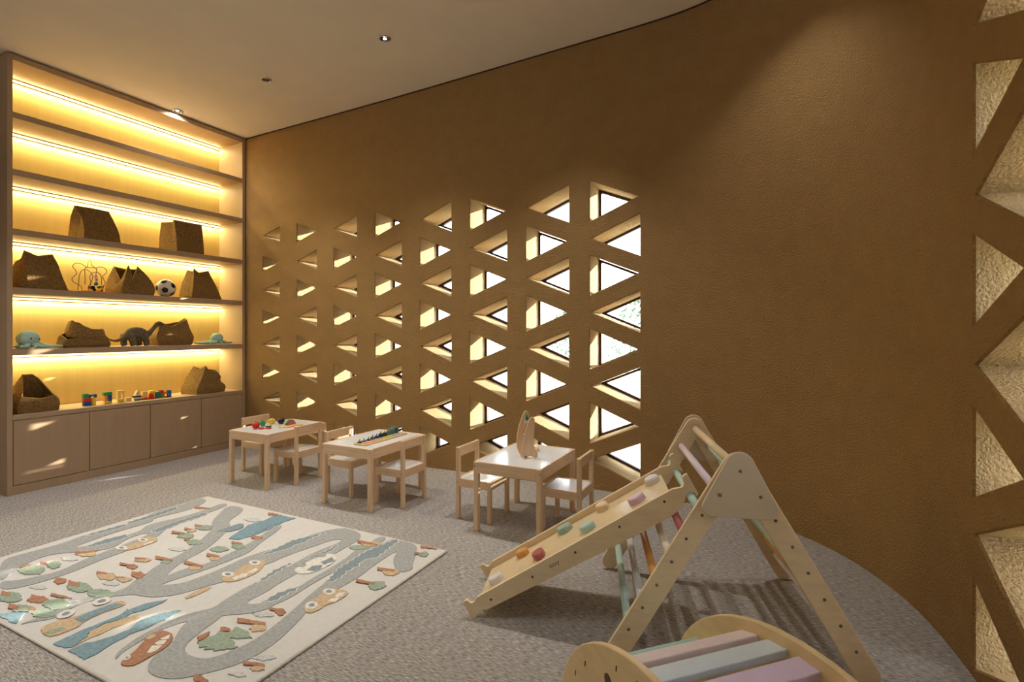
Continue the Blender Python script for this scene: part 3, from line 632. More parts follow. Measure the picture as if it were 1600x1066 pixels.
# ---------------------------------------------------------------- rug
RUG0 = Vector((-3.88, 1.02, 0)); RUG_W, RUG_D = 2.22, 1.495
rug = thing('play_rug', 'cream children\'s play rug with grey roads, cars and trees', 'rug', RUG0)
obj('rug_ground', lohi((.008, .008, .0005), (RUG_W-.008, RUG_D-.008, .012), .003), M['rug_base'], rug)
hem = [(0.006, .006, .0065), (RUG_W-.006, .006, .0065), (RUG_W-.006, RUG_D-.006, .0065), (.006, RUG_D-.006, .0065)]
bm = B()
for a, b in zip(hem, hem[1:] + hem[:1]): add_tube(bm, [a, b], .0065, 8)
obj('hem', bm, M['rug_hem'], rug)
RUGDATA = [('road','grey',1,[(1.595,.36),(1.666,.28),(1.718,.23),(1.728,.164),(1.756,.124),(1.796,.099),(1.846,.092),(1.896,.099),(1.945,.12),(1.984,.154),(2.019,.199),(2.065,.264),(2.085,.334),(2.084,.398),(2.076,.465),(2.059,.518),(2.035,.595),(2.0,.674),(1.975,.826),(1.986,.91),(1.99,1.007),(1.966,1.166),(1.956,1.376),(2.007,1.26),(2.08,1.182),(2.153,1.141),(2.19,1.205),(2.15,1.248),(2.094,1.355),(2.018,1.475),(1.892,1.475),(1.879,1.473),(1.874,1.475),(1.83,1.475),(1.82,1.443),(1.807,1.248),(1.827,1.026),(1.876,.903),(1.904,.76),(1.943,.637),(1.962,.559),(1.981,.479),(1.987,.408),(1.98,.345),(1.951,.26),(1.907,.229),(1.834,.223),(1.778,.246),(1.75,.291),(1.725,.366),(1.699,.474),(1.659,.454)],[]),('road','grey',1,[(1.622,.078),(1.594,.112),(1.584,.142),(1.572,.203),(1.564,.262),(1.571,.298),(1.591,.363),(1.626,.367),(1.701,.473),(1.793,.529),(1.834,.596),(1.825,.611),(1.844,.716),(1.832,.813),(1.828,.893),(1.83,.997),(1.845,1.114),(1.845,1.359),(1.757,1.334),(1.735,1.267),(1.766,1.158),(1.781,1.003),(1.783,.857),(1.806,.748),(1.779,.647),(1.792,.628),(1.686,.561),(1.692,.708),(1.677,.75),(1.665,.93),(1.668,1.076),(1.661,1.287),(1.643,1.407),(1.57,1.465),(1.461,1.475),(1.434,1.475),(1.362,1.407),(1.316,1.256),(1.317,1.079),(1.316,.944),(1.431,.909),(1.448,1.053),(1.481,1.198),(1.511,1.311),(1.557,1.334),(1.577,1.284),(1.547,1.137),(1.561,.973),(1.568,.837),(1.559,.686),(1.578,.557),(1.603,.482),(1.554,.43),(1.531,.364),(1.529,.286),(1.531,.214),(1.554,.15),(1.58,.098)],[]),('road','grey',1,[(.968,.021),(.995,.064),(1.053,.119),(1.013,.19),(1.013,.248),(1.034,.299),(1.099,.372),(1.164,.404),(1.135,.395),(1.197,.402),(1.256,.424),(1.323,.477),(1.357,.553),(1.4,.658),(1.411,.667),(1.413,.773),(1.426,.878),(1.45,.982),(1.309,1.098),(1.248,.923),(1.26,.77),(1.251,.645),(1.234,.558),(1.162,.506),(1.149,.527),(1.173,.618),(1.201,.729),(1.209,.862),(1.212,.961),(1.148,1.08),(1.071,1.294),(1.015,1.34),(1.029,1.22),(1.094,1.069),(1.126,.862),(1.134,.746),(1.078,.656),(1.089,.559),(1.018,.651),(.98,.736),(.953,.862),(.87,1.006),(.75,1.172),(.648,1.216),(.595,1.331),(.514,1.442),(.344,1.426),(.457,1.283),(.549,1.167),(.684,1.085),(.792,.936),(.885,.771),(.9,.643),(.962,.537),(.994,.462),(1.003,.456),(1.034,.404),(1.023,.345),(.969,.287),(.981,.203),(.972,.133),(.975,.072)],[]),('road','grey',1,[(.058,.274),(.066,.374),(.085,.49),(.087,.568),(.061,.653),(.079,.747),(.095,.876),(.096,.992),(.02,1.06),(.02,1.262),(.03,1.283),(.02,1.348),(.02,1.439),(.107,1.428),(.182,1.301),(.183,1.191),(.134,1.021),(.201,.995),(.187,.858),(.184,.75),(.198,.642),(.219,.536),(.271,.585),(.279,.731),(.313,.849),(.218,.946),(.303,1.145),(.275,1.369),(.279,1.441),(.341,1.436),(.372,1.305),(.358,1.112),(.379,.917),(.35,.766),(.439,.653),(.4,.574),(.328,.536),(.218,.441),(.218,.372),(.263,.29),(.323,.222),(.368,.18),(.368,.169)],[]),('road','grey',1,[(.375,.167),(.438,.2),(.467,.246),(.522,.344),(.473,.472),(.459,.547),(.447,.649),(.412,.88),(.337,.826),(.345,.935),(.349,1.011),(.504,.858),(.537,.671),(.557,.659),(.555,.526),(.594,.356),(.576,.244),(.552,.178),(.498,.125)],[]),('road','grey',1,[(1.727,1.475),(1.792,1.475),(1.802,1.356),(1.745,1.348)],[]),('water','blue',2,[(.807,.02),(.786,.027),(.81,.053),(.871,.083),(.924,.046),(.948,.028),(.926,.02)],[]),('water','blue',2,[(1.271,.024),(1.27,.117),(1.276,.186),(1.284,.26),(1.255,.31),(1.268,.302),(1.277,.369),(1.324,.422),(1.331,.44),(1.343,.411),(1.332,.339),(1.308,.29),(1.33,.256),(1.296,.196),(1.308,.135),(1.342,.113),(1.368,.047),(1.348,.029)],[]),('field','tan',2,[(1.374,.044),(1.347,.114),(1.312,.135),(1.306,.195),(1.347,.3),(1.386,.288),(1.372,.216),(1.371,.142),(1.364,.093)],[]),('water','blue',2,[(1.382,.028),(1.388,.082),(1.419,.12),(1.435,.166),(1.445,.22),(1.409,.278),(1.429,.35),(1.464,.394),(1.489,.407),(1.5,.331),(1.495,.252),(1.485,.199),(1.494,.12),(1.512,.044),(1.509,.028)],[]),('field','tan',2,[(1.385,.487),(1.382,.517),(1.377,.579),(1.408,.605),(1.42,.552),(1.407,.483)],[]),('water','blue',2,[(.923,1.032),(.89,1.1),(.831,1.231),(.856,1.319),(.837,1.409),(.873,1.457),(.781,1.42),(.866,1.449),(1.01,1.457),(.98,1.309),(.999,1.162),(1.001,1.352),(1.015,1.231),(1.015,1.128),(.989,1.049)],[]),('boat','slate',2,[(.734,1.065),(.751,1.118),(.751,1.219),(.785,1.236),(.847,1.184),(.826,1.099)],[]),('verge','slate',2,[(1.303,.947),(1.303,1.091),(1.295,1.184),(1.385,1.374),(1.373,1.279),(1.383,1.188),(1.364,1.169),(1.369,1.086),(1.347,1.039)],[]),('verge','slate',2,[(1.758,.625),(1.753,.709),(1.79,.806),(1.813,.764),(1.796,.743),(1.801,.67),(1.79,.638)],[]),('verge','slate',2,[(1.876,.903),(1.827,1.026),(1.807,1.248),(1.847,1.475),(1.863,1.475),(1.879,1.473),(1.907,1.298),(1.917,1.224),(1.893,1.212),(1.873,1.157),(1.895,1.106),(1.887,1.025),(1.905,.981),(1.907,.921)],[]),('verge','slate',2,[(1.572,1.028),(1.597,1.18),(1.584,1.287),(1.622,1.193),(1.609,1.097)],[]),('verge','slate',2,[(1.569,.73),(1.533,.865),(1.537,.962),(1.562,.879),(1.579,.763)],[]),('verge','slate',2,[(.271,.585),(.26,.688),(.282,.782),(.334,.783),(.335,.678),(.304,.594)],[]),('verge','slate',2,[(.075,.646),(.076,.749),(.085,.881),(.125,.872),(.121,.754)],[]),('verge','slate',2,[(.066,.909),(.066,1.028),(.045,1.233),(.099,1.214),(.115,1.032),(.104,.89)],[]),('verge','slate',2,[(.369,.894),(.342,1.027),(.348,1.251),(.394,1.242),(.4,1.055),(.429,.889)],[]),('bus','tan',3,[(1.09,.052),(1.082,.107),(1.112,.148),(1.136,.251),(1.139,.331),(1.194,.333),(1.206,.314),(1.186,.22),(1.206,.151),(1.226,.136),(1.216,.043),(1.156,.037)],[('bus_window','blue',[(1.138,.152),(1.135,.232),(1.151,.304),(1.198,.318),(1.186,.22),(1.202,.153)]),('bus_wheel','white',[(1.065,.189),(1.083,.178),(1.094,.162),(1.095,.145),(1.086,.131),(1.07,.124),(1.05,.125),(1.031,.135),(1.02,.151),(1.018,.169),(1.027,.183),(1.044,.191)]),('bus_wheel','white',[(1.092,.319),(1.108,.308),(1.116,.291),(1.113,.273),(1.1,.259),(1.081,.253),(1.06,.256),(1.043,.267),(1.035,.283),(1.038,.301),(1.051,.316),(1.071,.322)]),('bus_window','sage',[(1.151,.042),(1.165,.098),(1.199,.098),(1.191,.046)]),('bus_hub','slate',[(1.061,.171),(1.069,.166),(1.074,.159),(1.074,.151),(1.07,.145),(1.063,.142),(1.054,.142),(1.046,.147),(1.04,.154),(1.04,.162),(1.044,.169),(1.051,.172)]),('bus_hub','slate',[(1.083,.302),(1.09,.296),(1.094,.289),(1.093,.281),(1.087,.275),(1.078,.272),(1.069,.273),(1.061,.278),(1.057,.285),(1.059,.294),(1.065,.3),(1.073,.303)])]),('car','terra',3,[(1.653,.08),(1.63,.144),(1.58,.207),(1.561,.229),(1.572,.274),(1.617,.28),(1.658,.277),(1.704,.238),(1.719,.188),(1.723,.141),(1.724,.095),(1.704,.078),(1.676,.071)],[('car_window','white',[(1.635,.234),(1.643,.269),(1.668,.251),(1.655,.235)]),('car_window','white',[(1.651,.205),(1.646,.225),(1.67,.24),(1.689,.22),(1.674,.205)]),('car_window','white',[(1.686,.157),(1.657,.192),(1.69,.211),(1.705,.184),(1.7,.161)]),('car_wheel','white',[(1.65,.117),(1.657,.114),(1.663,.107),(1.665,.101),(1.664,.095),(1.66,.091),(1.653,.092),(1.646,.095),(1.64,.101),(1.638,.108),(1.639,.114),(1.643,.117)]),('car_wheel','tan',[(1.59,.243),(1.599,.237),(1.605,.228),(1.607,.219),(1.604,.211),(1.597,.207),(1.587,.208),(1.578,.213),(1.572,.222),(1.57,.232),(1.573,.24),(1.58,.244)]),('car_hub','slate',[(1.651,.11),(1.654,.108),(1.656,.106),(1.658,.103),(1.657,.1),(1.655,.098),(1.652,.099),(1.649,.1),(1.646,.103),(1.645,.106),(1.646,.109),(1.648,.11)])]),('car','tan',3,[(1.989,.658),(1.958,.7),(1.959,.785),(1.925,.833),(1.969,.868),(2.059,.873),(2.071,.828),(2.066,.765),(2.047,.732),(2.054,.69),(2.033,.646)],[('car_wheel','white',[(1.997,.842),(2.005,.829),(2.002,.816),(1.991,.806),(1.974,.802),(1.955,.805),(1.94,.814),(1.932,.827),(1.934,.84),(1.945,.85),(1.963,.855),(1.982,.852)]),('car_wheel','white',[(2.013,.719),(2.025,.705),(2.027,.69),(2.02,.677),(2.006,.67),(1.988,.671),(1.971,.68),(1.959,.694),(1.956,.709),(1.963,.722),(1.978,.729),(1.996,.728)]),('car_window','white',[(2.031,.754),(2.031,.784),(2.055,.806),(2.072,.77)]),('car_window','white',[(2.026,.808),(2.022,.839),(2.045,.859),(2.061,.823),(2.043,.802)]),('car_hub','slate',[(1.982,.834),(1.985,.829),(1.984,.823),(1.979,.818),(1.971,.816),(1.962,.818),(1.955,.822),(1.952,.827),(1.953,.833),(1.958,.838),(1.966,.84),(1.975,.839)]),('car_hub','slate',[(2.002,.708),(2.007,.702),(2.008,.695),(2.005,.689),(1.998,.686),(1.99,.687),(1.983,.691),(1.977,.697),(1.976,.704),(1.979,.71),(1.986,.713),(1.994,.712)])]),('car','white',3,[(1.625,.91),(1.608,.98),(1.621,1.069),(1.633,1.145),(1.689,1.154),(1.751,1.084),(1.746,.937),(1.683,.891)],[('car_window','slate',[(1.69,.94),(1.681,.988),(1.72,1.023),(1.746,.986),(1.739,.952)]),('car_window','slate',[(1.685,1.043),(1.693,1.114),(1.739,1.091),(1.725,1.03)]),('car_wheel','grey',[(1.637,.987),(1.646,.974),(1.646,.961),(1.636,.952),(1.62,.948),(1.601,.951),(1.584,.961),(1.575,.974),(1.575,.987),(1.585,.997),(1.602,1.0),(1.621,.997)]),('car_wheel','grey',[(1.644,1.123),(1.651,1.111),(1.649,1.099),(1.639,1.09),(1.624,1.087),(1.607,1.09),(1.592,1.098),(1.585,1.11),(1.586,1.122),(1.596,1.131),(1.612,1.135),(1.629,1.132)])]),('car','tan',3,[(.485,.631),(.49,.693),(.471,.825),(.419,.783),(.478,.845),(.559,.828),(.575,.781),(.573,.719),(.562,.662)],[('car_wheel','white',[(.504,.798),(.516,.788),(.516,.777),(.506,.767),(.488,.762),(.466,.763),(.446,.769),(.434,.78),(.433,.791),(.444,.8),(.462,.805),(.485,.804)]),('car_wheel','white',[(.523,.676),(.535,.666),(.535,.654),(.523,.644),(.503,.638),(.479,.638),(.458,.644),(.445,.654),(.445,.666),(.457,.677),(.478,.683),(.503,.683)]),('car_window','white',[(.546,.743),(.545,.797),(.571,.794),(.571,.741)]),('car_hub','slate',[(.488,.79),(.493,.786),(.494,.78),(.489,.776),(.481,.774),(.471,.774),(.462,.777),(.457,.782),(.456,.787),(.461,.791),(.469,.793),(.479,.793)]),('car_hub','slate',[(.505,.668),(.511,.663),(.511,.658),(.505,.653),(.496,.65),(.485,.65),(.476,.653),(.47,.658),(.47,.663),(.476,.668),(.485,.67),(.496,.67)])]),('car','tan',3,[(1.388,.667),(1.358,.698),(1.35,.79),(1.335,.858),(1.364,.926),(1.404,.919),(1.461,.845),(1.478,.781),(1.467,.707),(1.437,.675)],[('car_wheel','white',[(1.388,.74),(1.398,.728),(1.397,.716),(1.385,.706),(1.366,.701),(1.345,.702),(1.327,.71),(1.317,.721),(1.318,.734),(1.33,.744),(1.349,.749),(1.37,.748)]),('car_wheel','white',[(1.392,.893),(1.402,.881),(1.401,.868),(1.39,.858),(1.372,.854),(1.351,.856),(1.334,.864),(1.324,.876),(1.324,.889),(1.335,.899),(1.354,.904),(1.375,.902)]),('car_window','white',[(1.413,.708),(1.423,.766),(1.441,.786),(1.465,.751),(1.445,.701)]),('car_window','white',[(1.427,.785),(1.424,.839),(1.455,.829),(1.464,.786)]),('car_hub','slate',[(1.371,.732),(1.376,.726),(1.375,.721),(1.37,.716),(1.362,.714),(1.352,.715),(1.344,.718),(1.339,.723),(1.34,.729),(1.345,.734),(1.354,.736),(1.363,.735)]),('car_hub','slate',[(1.376,.885),(1.38,.88),(1.38,.874),(1.375,.87),(1.367,.867),(1.358,.868),(1.35,.872),(1.345,.878),(1.346,.883),(1.351,.888),(1.359,.89),(1.368,.889)])]),('tree','sage',3,[(1.792,.289),(1.812,.353),(1.8,.378),(1.854,.381),(1.898,.364),(1.973,.342),(1.938,.306),(1.905,.283),(1.899,.295),(1.87,.273),(1.865,.288),(1.836,.274)],[]),('tree','sage',3,[(1.856,.367),(1.838,.438),(1.92,.43),(1.97,.411),(1.928,.383),(1.88,.363)],[]),('tree','sage',3,[(.436,.326),(.449,.311),(.47,.295),(.436,.28),(.422,.262),(.382,.251),(.34,.254),(.303,.26),(.29,.277),(.291,.293),(.291,.311),(.318,.328),(.361,.337),(.403,.334)],[('tree_trunk','terra',[(.282,.28),(.248,.29),(.28,.324),(.3,.317)])]),('tree','sage',3,[(.438,.392),(.452,.379),(.462,.368),(.464,.357),(.448,.352),(.426,.352),(.401,.352),(.369,.358),(.35,.371),(.343,.383),(.349,.392),(.348,.405),(.376,.407),(.408,.402)],[('tree_trunk','terra',[(.325,.348),(.287,.363),(.331,.375),(.354,.366)])]),('tree','tan',3,[(.445,.554),(.457,.542),(.463,.529),(.444,.517),(.426,.506),(.399,.497),(.371,.5),(.351,.507),(.334,.516),(.333,.529),(.337,.544),(.36,.556),(.392,.56),(.421,.56)],[('tree_trunk','terra',[(.355,.493),(.317,.507),(.396,.58),(.419,.571)])]),('tree','tan',3,[(.806,.647),(.812,.639),(.811,.63),(.8,.621),(.788,.609),(.765,.606),(.742,.602),(.734,.611),(.727,.619),(.717,.627),(.738,.637),(.754,.646),(.774,.653),(.793,.652)],[('tree_trunk','terra',[(.725,.611),(.701,.623),(.751,.643),(.766,.636)])]),('tree','terra',3,[(.839,.568),(.846,.559),(.846,.551),(.846,.542),(.837,.535),(.818,.535),(.801,.537),(.782,.54),(.775,.55),(.774,.558),(.779,.566),(.784,.575),(.804,.572),(.822,.574)],[('tree_trunk','terra',[(.725,.534),(.693,.551),(.789,.566),(.807,.556)])]),('tree','tan',3,[(.849,.452),(.87,.444),(.88,.43),(.868,.416),(.843,.409),(.817,.404),(.792,.408),(.77,.413),(.747,.422),(.746,.436),(.753,.45),(.774,.46),(.801,.468),(.831,.463)],[('tree_trunk','terra',[(.731,.424),(.696,.442),(.769,.453),(.79,.442)])]),('tree','tan',3,[(.96,.473),(.97,.465),(.969,.455),(.963,.445),(.949,.434),(.925,.435),(.908,.436),(.892,.439),(.882,.446),(.878,.456),(.884,.467),(.907,.472),(.925,.477),(.947,.48)],[('tree_trunk','terra',[(.882,.44),(.858,.451),(.901,.468),(.915,.461)])]),('tree','terra',3,[(.979,.528),(.985,.517),(.997,.506),(.989,.497),(.977,.489),(.956,.49),(.936,.493),(.918,.498),(.894,.506),(.893,.519),(.901,.529),(.911,.539),(.937,.534),(.959,.537)],[('tree_trunk','terra',[(.9,.503),(.871,.52),(.92,.526),(.937,.516)])]),('tree','terra',3,[(.675,.315),(.691,.306),(.691,.296),(.692,.288),(.684,.281),(.665,.279),(.643,.284),(.619,.287),(.609,.298),(.595,.307),(.604,.314),(.615,.319),(.633,.319),(.653,.322)],[('tree_trunk','terra',[(.614,.296),(.578,.313),(.627,.318),(.648,.309)])]),('tree','sage',3,[(.872,.341),(.901,.331),(.896,.313),(.89,.295),(.862,.281),(.824,.276),(.789,.278),(.763,.287),(.74,.298),(.748,.315),(.741,.333),(.779,.341),(.81,.346),(.842,.346)],[('tree_trunk','terra',[(.747,.294),(.687,.323),(.782,.33),(.816,.312)])]),('tree','sage',3,[(.682,.14),(.713,.132),(.714,.116),(.71,.101),(.687,.089),(.653,.083),(.614,.08),(.582,.09),(.561,.103),(.563,.118),(.564,.133),(.589,.143),(.621,.147),(.653,.146)],[('tree_trunk','terra',[(.576,.101),(.523,.121),(.596,.132),(.627,.12)])]),('tree','terra',3,[(.821,.183),(.841,.178),(.842,.166),(.829,.154),(.81,.143),(.782,.138),(.758,.139),(.736,.141),(.729,.151),(.719,.161),(.736,.172),(.755,.182),(.78,.188),(.803,.188)],[('tree_trunk','terra',[(.747,.149),(.696,.17),(.757,.181),(.787,.168)])]),('tree','sage',3,[(.968,.207),(.978,.19),(.984,.176),(.98,.161),(.956,.152),(.926,.149),(.893,.146),(.855,.15),(.836,.166),(.836,.182),(.849,.196),(.856,.214),(.894,.219),(.935,.217)],[('tree_trunk','terra',[(.792,.207),(.765,.22),(.912,.241),(.928,.233)])]),('tree','sage',3,[(.86,.115),(.873,.106),(.879,.095),(.861,.084),(.844,.074),(.819,.065),(.793,.067),(.763,.067),(.754,.078),(.755,.09),(.759,.103),(.786,.112),(.812,.12),(.843,.124)],[('tree_trunk','terra',[(.759,.063),(.703,.087),(.787,.094),(.819,.079)])]),('tree','sage',3,[(.999,.137),(1.021,.13),(1.027,.117),(1.013,.103),(.983,.095),(.957,.089),(.93,.087),(.903,.09),(.891,.1),(.885,.113),(.904,.125),(.918,.14),(.95,.147),(.98,.145)],[('tree_trunk','terra',[(.873,.1),(.834,.114),(.865,.122),(.888,.114)])]),('tree','sage',3,[(1.044,.355),(1.046,.339),(1.063,.326),(1.038,.31),(1.014,.293),(.978,.291),(.95,.292),(.92,.294),(.91,.307),(.896,.321),(.925,.337),(.945,.354),(.981,.359),(1.012,.357)],[]),('tree','terra',3,[(1.789,.299),(1.751,.315),(1.766,.357),(1.789,.347)],[]),('tree','terra',3,[(1.807,.381),(1.779,.402),(1.831,.411),(1.848,.398)],[]),('tree','tan',3,[(1.958,.485),(1.966,.474),(1.961,.463),(1.954,.454),(1.943,.446),(1.927,.44),(1.91,.449),(1.888,.451),(1.888,.464),(1.888,.475),(1.892,.485),(1.904,.494),(1.924,.493),(1.942,.493)],[('tree_trunk','terra',[(1.809,.455),(1.778,.48),(1.924,.51),(1.941,.495)])]),('tree','tan',3,[(2.185,.304),(2.188,.297),(2.183,.29),(2.177,.283),(2.168,.277),(2.155,.272),(2.145,.277),(2.13,.277),(2.133,.285),(2.135,.292),(2.14,.299),(2.149,.305),(2.163,.306),(2.175,.307)],[('tree_trunk','terra',[(2.093,.278),(2.073,.294),(2.164,.317),(2.176,.307)])]),('tree','terra',3,[(2.008,.14),(1.983,.162),(2.056,.166),(2.07,.153)],[]),('tree','terra',3,[(2.061,1.447),(2.044,1.475),(2.15,1.475),(2.156,1.466)],[]),('tree','sage',3,[(2.153,1.392),(2.158,1.381),(2.159,1.37),(2.156,1.359),(2.146,1.354),(2.133,1.355),(2.119,1.36),(2.106,1.369),(2.103,1.384),(2.104,1.395),(2.109,1.405),(2.119,1.408),(2.131,1.41),(2.144,1.403)],[('tree_trunk','terra',[(2.086,1.353),(2.069,1.376),(2.115,1.389),(2.125,1.375)])]),('tree','tan',3,[(2.148,1.142),(2.148,1.126),(2.148,1.111),(2.139,1.096),(2.118,1.092),(2.099,1.089),(2.082,1.093),(2.071,1.104),(2.053,1.114),(2.065,1.13),(2.07,1.146),(2.091,1.155),(2.113,1.159),(2.131,1.15)],[('tree_trunk','terra',[(2.026,1.108),(2.004,1.136),(2.106,1.151),(2.118,1.134)])]),('tree','sage',3,[(2.178,1.0),(2.183,.984),(2.18,.969),(2.172,.955),(2.157,.945),(2.136,.943),(2.113,.946),(2.098,.96),(2.09,.977),(2.089,.995),(2.103,1.007),(2.119,1.018),(2.141,1.024),(2.161,1.011)],[('tree_trunk','terra',[(2.016,.961),(1.996,.987),(2.109,.994),(2.12,.978)])]),('tree','tan',3,[(1.823,1.382),(1.819,1.366),(1.821,1.35),(1.802,1.334),(1.777,1.324),(1.752,1.318),(1.727,1.318),(1.711,1.327),(1.718,1.344),(1.721,1.358),(1.735,1.372),(1.755,1.389),(1.781,1.388),(1.805,1.39)],[('tree_trunk','terra',[(1.675,1.335),(1.65,1.365),(1.802,1.369),(1.815,1.351)])]),('tree','sage',3,[(1.791,1.314),(1.78,1.294),(1.783,1.279),(1.764,1.264),(1.741,1.254),(1.717,1.25),(1.697,1.253),(1.681,1.259),(1.673,1.271),(1.683,1.287),(1.691,1.304),(1.719,1.312),(1.743,1.319),(1.766,1.318)],[]),('tree','terra',3,[(.79,1.417),(.751,1.45),(.843,1.458),(.866,1.439)],[]),('tree','terra',3,[(1.931,.607),(1.934,.596),(1.94,.587),(1.935,.579),(1.928,.573),(1.913,.577),(1.9,.579),(1.885,.584),(1.879,.595),(1.872,.606),(1.877,.614),(1.886,.62),(1.902,.62),(1.916,.612)],[('tree_trunk','terra',[(1.848,.585),(1.831,.601),(1.904,.612),(1.914,.602)])]),('tree','sage',3,[(.683,.96),(.704,.95),(.71,.934),(.687,.923),(.672,.911),(.645,.908),(.615,.904),(.6,.919),(.589,.931),(.585,.945),(.593,.959),(.607,.975),(.639,.972),(.67,.977)],[('tree_trunk','terra',[(.527,.922),(.484,.949),(.594,.964),(.618,.948)])]),('tree','tan',3,[(.615,1.023),(.621,1.013),(.62,1.005),(.621,.995),(.61,.988),(.593,.986),(.576,.99),(.563,.997),(.548,1.004),(.55,1.014),(.558,1.022),(.564,1.031),(.582,1.033),(.601,1.03)],[('tree_trunk','terra',[(.539,.994),(.505,1.016),(.568,1.022),(.588,1.008)])]),('tree','sage',3,[(.656,1.098),(.675,1.085),(.677,1.068),(.663,1.054),(.638,1.048),(.615,1.044),(.586,1.04),(.565,1.053),(.552,1.068),(.546,1.084),(.564,1.095),(.581,1.105),(.605,1.113),(.634,1.11)],[('tree_trunk','terra',[(.544,1.057),(.505,1.083),(.564,1.09),(.587,1.075)])]),('tree','sage',3,[(.83,.927),(.846,.915),(.846,.899),(.835,.885),(.811,.879),(.789,.868),(.764,.876),(.744,.885),(.722,.895),(.72,.911),(.739,.923),(.754,.936),(.782,.934),(.805,.932)],[('tree_trunk','terra',[(.707,.891),(.674,.913),(.727,.915),(.747,.902)])]),('tree','tan',3,[(.809,.644),(.817,.638),(.817,.63),(.811,.621),(.796,.613),(.777,.609),(.758,.608),(.75,.616),(.733,.619),(.739,.63),(.746,.639),(.764,.646),(.781,.65),(.802,.653)],[('tree_trunk','terra',[(.728,.61),(.699,.625),(.767,.646),(.784,.637)])]),('tree','sage',3,[(.943,.684),(.947,.675),(.955,.667),(.943,.66),(.931,.655),(.917,.654),(.9,.651),(.889,.657),(.875,.664),(.877,.673),(.883,.682),(.896,.687),(.912,.688),(.926,.687)],[('tree_trunk','terra',[(.82,.664),(.779,.689),(.913,.703),(.936,.687)])]),('tree','tan',3,[(1.161,.711),(1.171,.704),(1.165,.694),(1.165,.683),(1.145,.678),(1.127,.671),(1.11,.674),(1.096,.679),(1.081,.686),(1.083,.698),(1.096,.708),(1.111,.717),(1.132,.72),(1.149,.717)],[('tree_trunk','terra',[(1.024,.699),(.988,.724),(1.142,.731),(1.162,.716)])]),('tree','tan',3,[(1.141,.831),(1.148,.822),(1.152,.811),(1.141,.803),(1.129,.796),(1.113,.791),(1.095,.795),(1.082,.802),(1.072,.811),(1.071,.821),(1.073,.832),(1.087,.84),(1.107,.84),(1.126,.838)],[('tree_trunk','terra',[(1.041,.814),(1.007,.839),(1.106,.848),(1.125,.833)])]),('tree','sage',3,[(1.122,1.002),(1.136,.989),(1.133,.975),(1.127,.961),(1.11,.951),(1.085,.953),(1.064,.957),(1.043,.963),(1.035,.977),(1.027,.991),(1.043,1.001),(1.053,1.014),(1.078,1.013),(1.101,1.01)],[('tree_trunk','terra',[(1.013,.985),(.981,1.01),(1.065,1.02),(1.084,1.005)])]),('tree','tan',3,[(1.104,1.122),(1.114,1.115),(1.112,1.107),(1.113,1.099),(1.102,1.096),(1.092,1.092),(1.079,1.099),(1.069,1.104),(1.063,1.112),(1.06,1.12),(1.058,1.129),(1.068,1.134),(1.083,1.131),(1.096,1.131)],[('tree_trunk','terra',[(1.044,1.094),(1.002,1.129),(1.093,1.136),(1.118,1.116)])]),('tree','terra',3,[(.2,1.275),(.16,1.301),(.288,1.325),(.31,1.31)],[]),('tree','sage',3,[(1.073,.933),(1.071,.917),(1.069,.903),(1.065,.888),(1.04,.879),(1.015,.874),(.993,.878),(.965,.88),(.963,.895),(.967,.909),(.967,.926),(.996,.933),(1.022,.944),(1.046,.937)],[]),('sprig','pale',2,[(.326,.437),(.345,.46),(.381,.481),(.442,.472),(.431,.446),(.383,.435)],[]),('sprig','pale',2,[(.585,.203),(.603,.222),(.635,.24),(.686,.235),(.675,.213),(.634,.203)],[]),('sprig','pale',2,[(.872,.207),(.891,.226),(.923,.244),(.97,.239),(.958,.217),(.918,.207)],[]),('sprig','pale',2,[(.867,.385),(.886,.406),(.919,.424),(.967,.417),(.955,.394),(.913,.384)],[]),('sprig','pale',2,[(2.085,.221),(2.103,.237),(2.129,.251),(2.156,.247),(2.141,.23),(2.113,.222)],[]),('sprig','pale',2,[(2.078,.322),(2.097,.338),(2.124,.353),(2.153,.348),(2.137,.329),(2.107,.321)],[]),('sprig','pale',2,[(1.798,.53),(1.819,.55),(1.85,.567),(1.886,.559),(1.869,.536),(1.834,.528)],[]),('sprig','pale',2,[(.737,.782),(.759,.808),(.797,.829),(.855,.817),(.841,.787),(.793,.777)],[]),('sprig','pale',2,[(.703,1.289),(.728,1.321),(.772,1.346),(.839,1.324),(.823,1.286),(.768,1.277)],[]),('sprig','pale',2,[(2.1,.339),(2.119,.355),(2.145,.369),(2.172,.364),(2.157,.346),(2.128,.339)],[]),('sprig','pale',2,[(1.82,.539),(1.84,.558),(1.87,.574),(1.904,.567),(1.888,.545),(1.854,.537)],[])]
LAYER = {1: (.0118, .0150), 2: (.0118, .0160), 3: (.0118, .0172)}
def chaikin(P, it):
    for _ in range(it):
        o = []
        for i in range(len(P)):
            a, b = P[i], P[(i+1) % len(P)]
            o += [(a[0]*.75+b[0]*.25, a[1]*.75+b[1]*.25), (a[0]*.25+b[0]*.75, a[1]*.25+b[1]*.75)]
        P = o
    return P
def ragged(P, step, amp, rnd, saw=False):
    """outline resampled every step metres, with a tufted or scalloped edge"""
    o = []; k = 0
    for i in range(len(P)):
        a, b = Vector(P[i]), Vector(P[(i+1) % len(P)]); L = (b-a).length; n = max(1, round(L/step))
        nr = Vector((b.y-a.y, a.x-b.x)).normalized() if L > 1e-6 else Vector((0, 0))
        for j in range(n):
            p = a.lerp(b, j/n) + nr*((amp if k % 2 else -amp) if saw else rnd.uniform(-amp, amp)); k += 1; o.append((p.x, p.y))
    return o
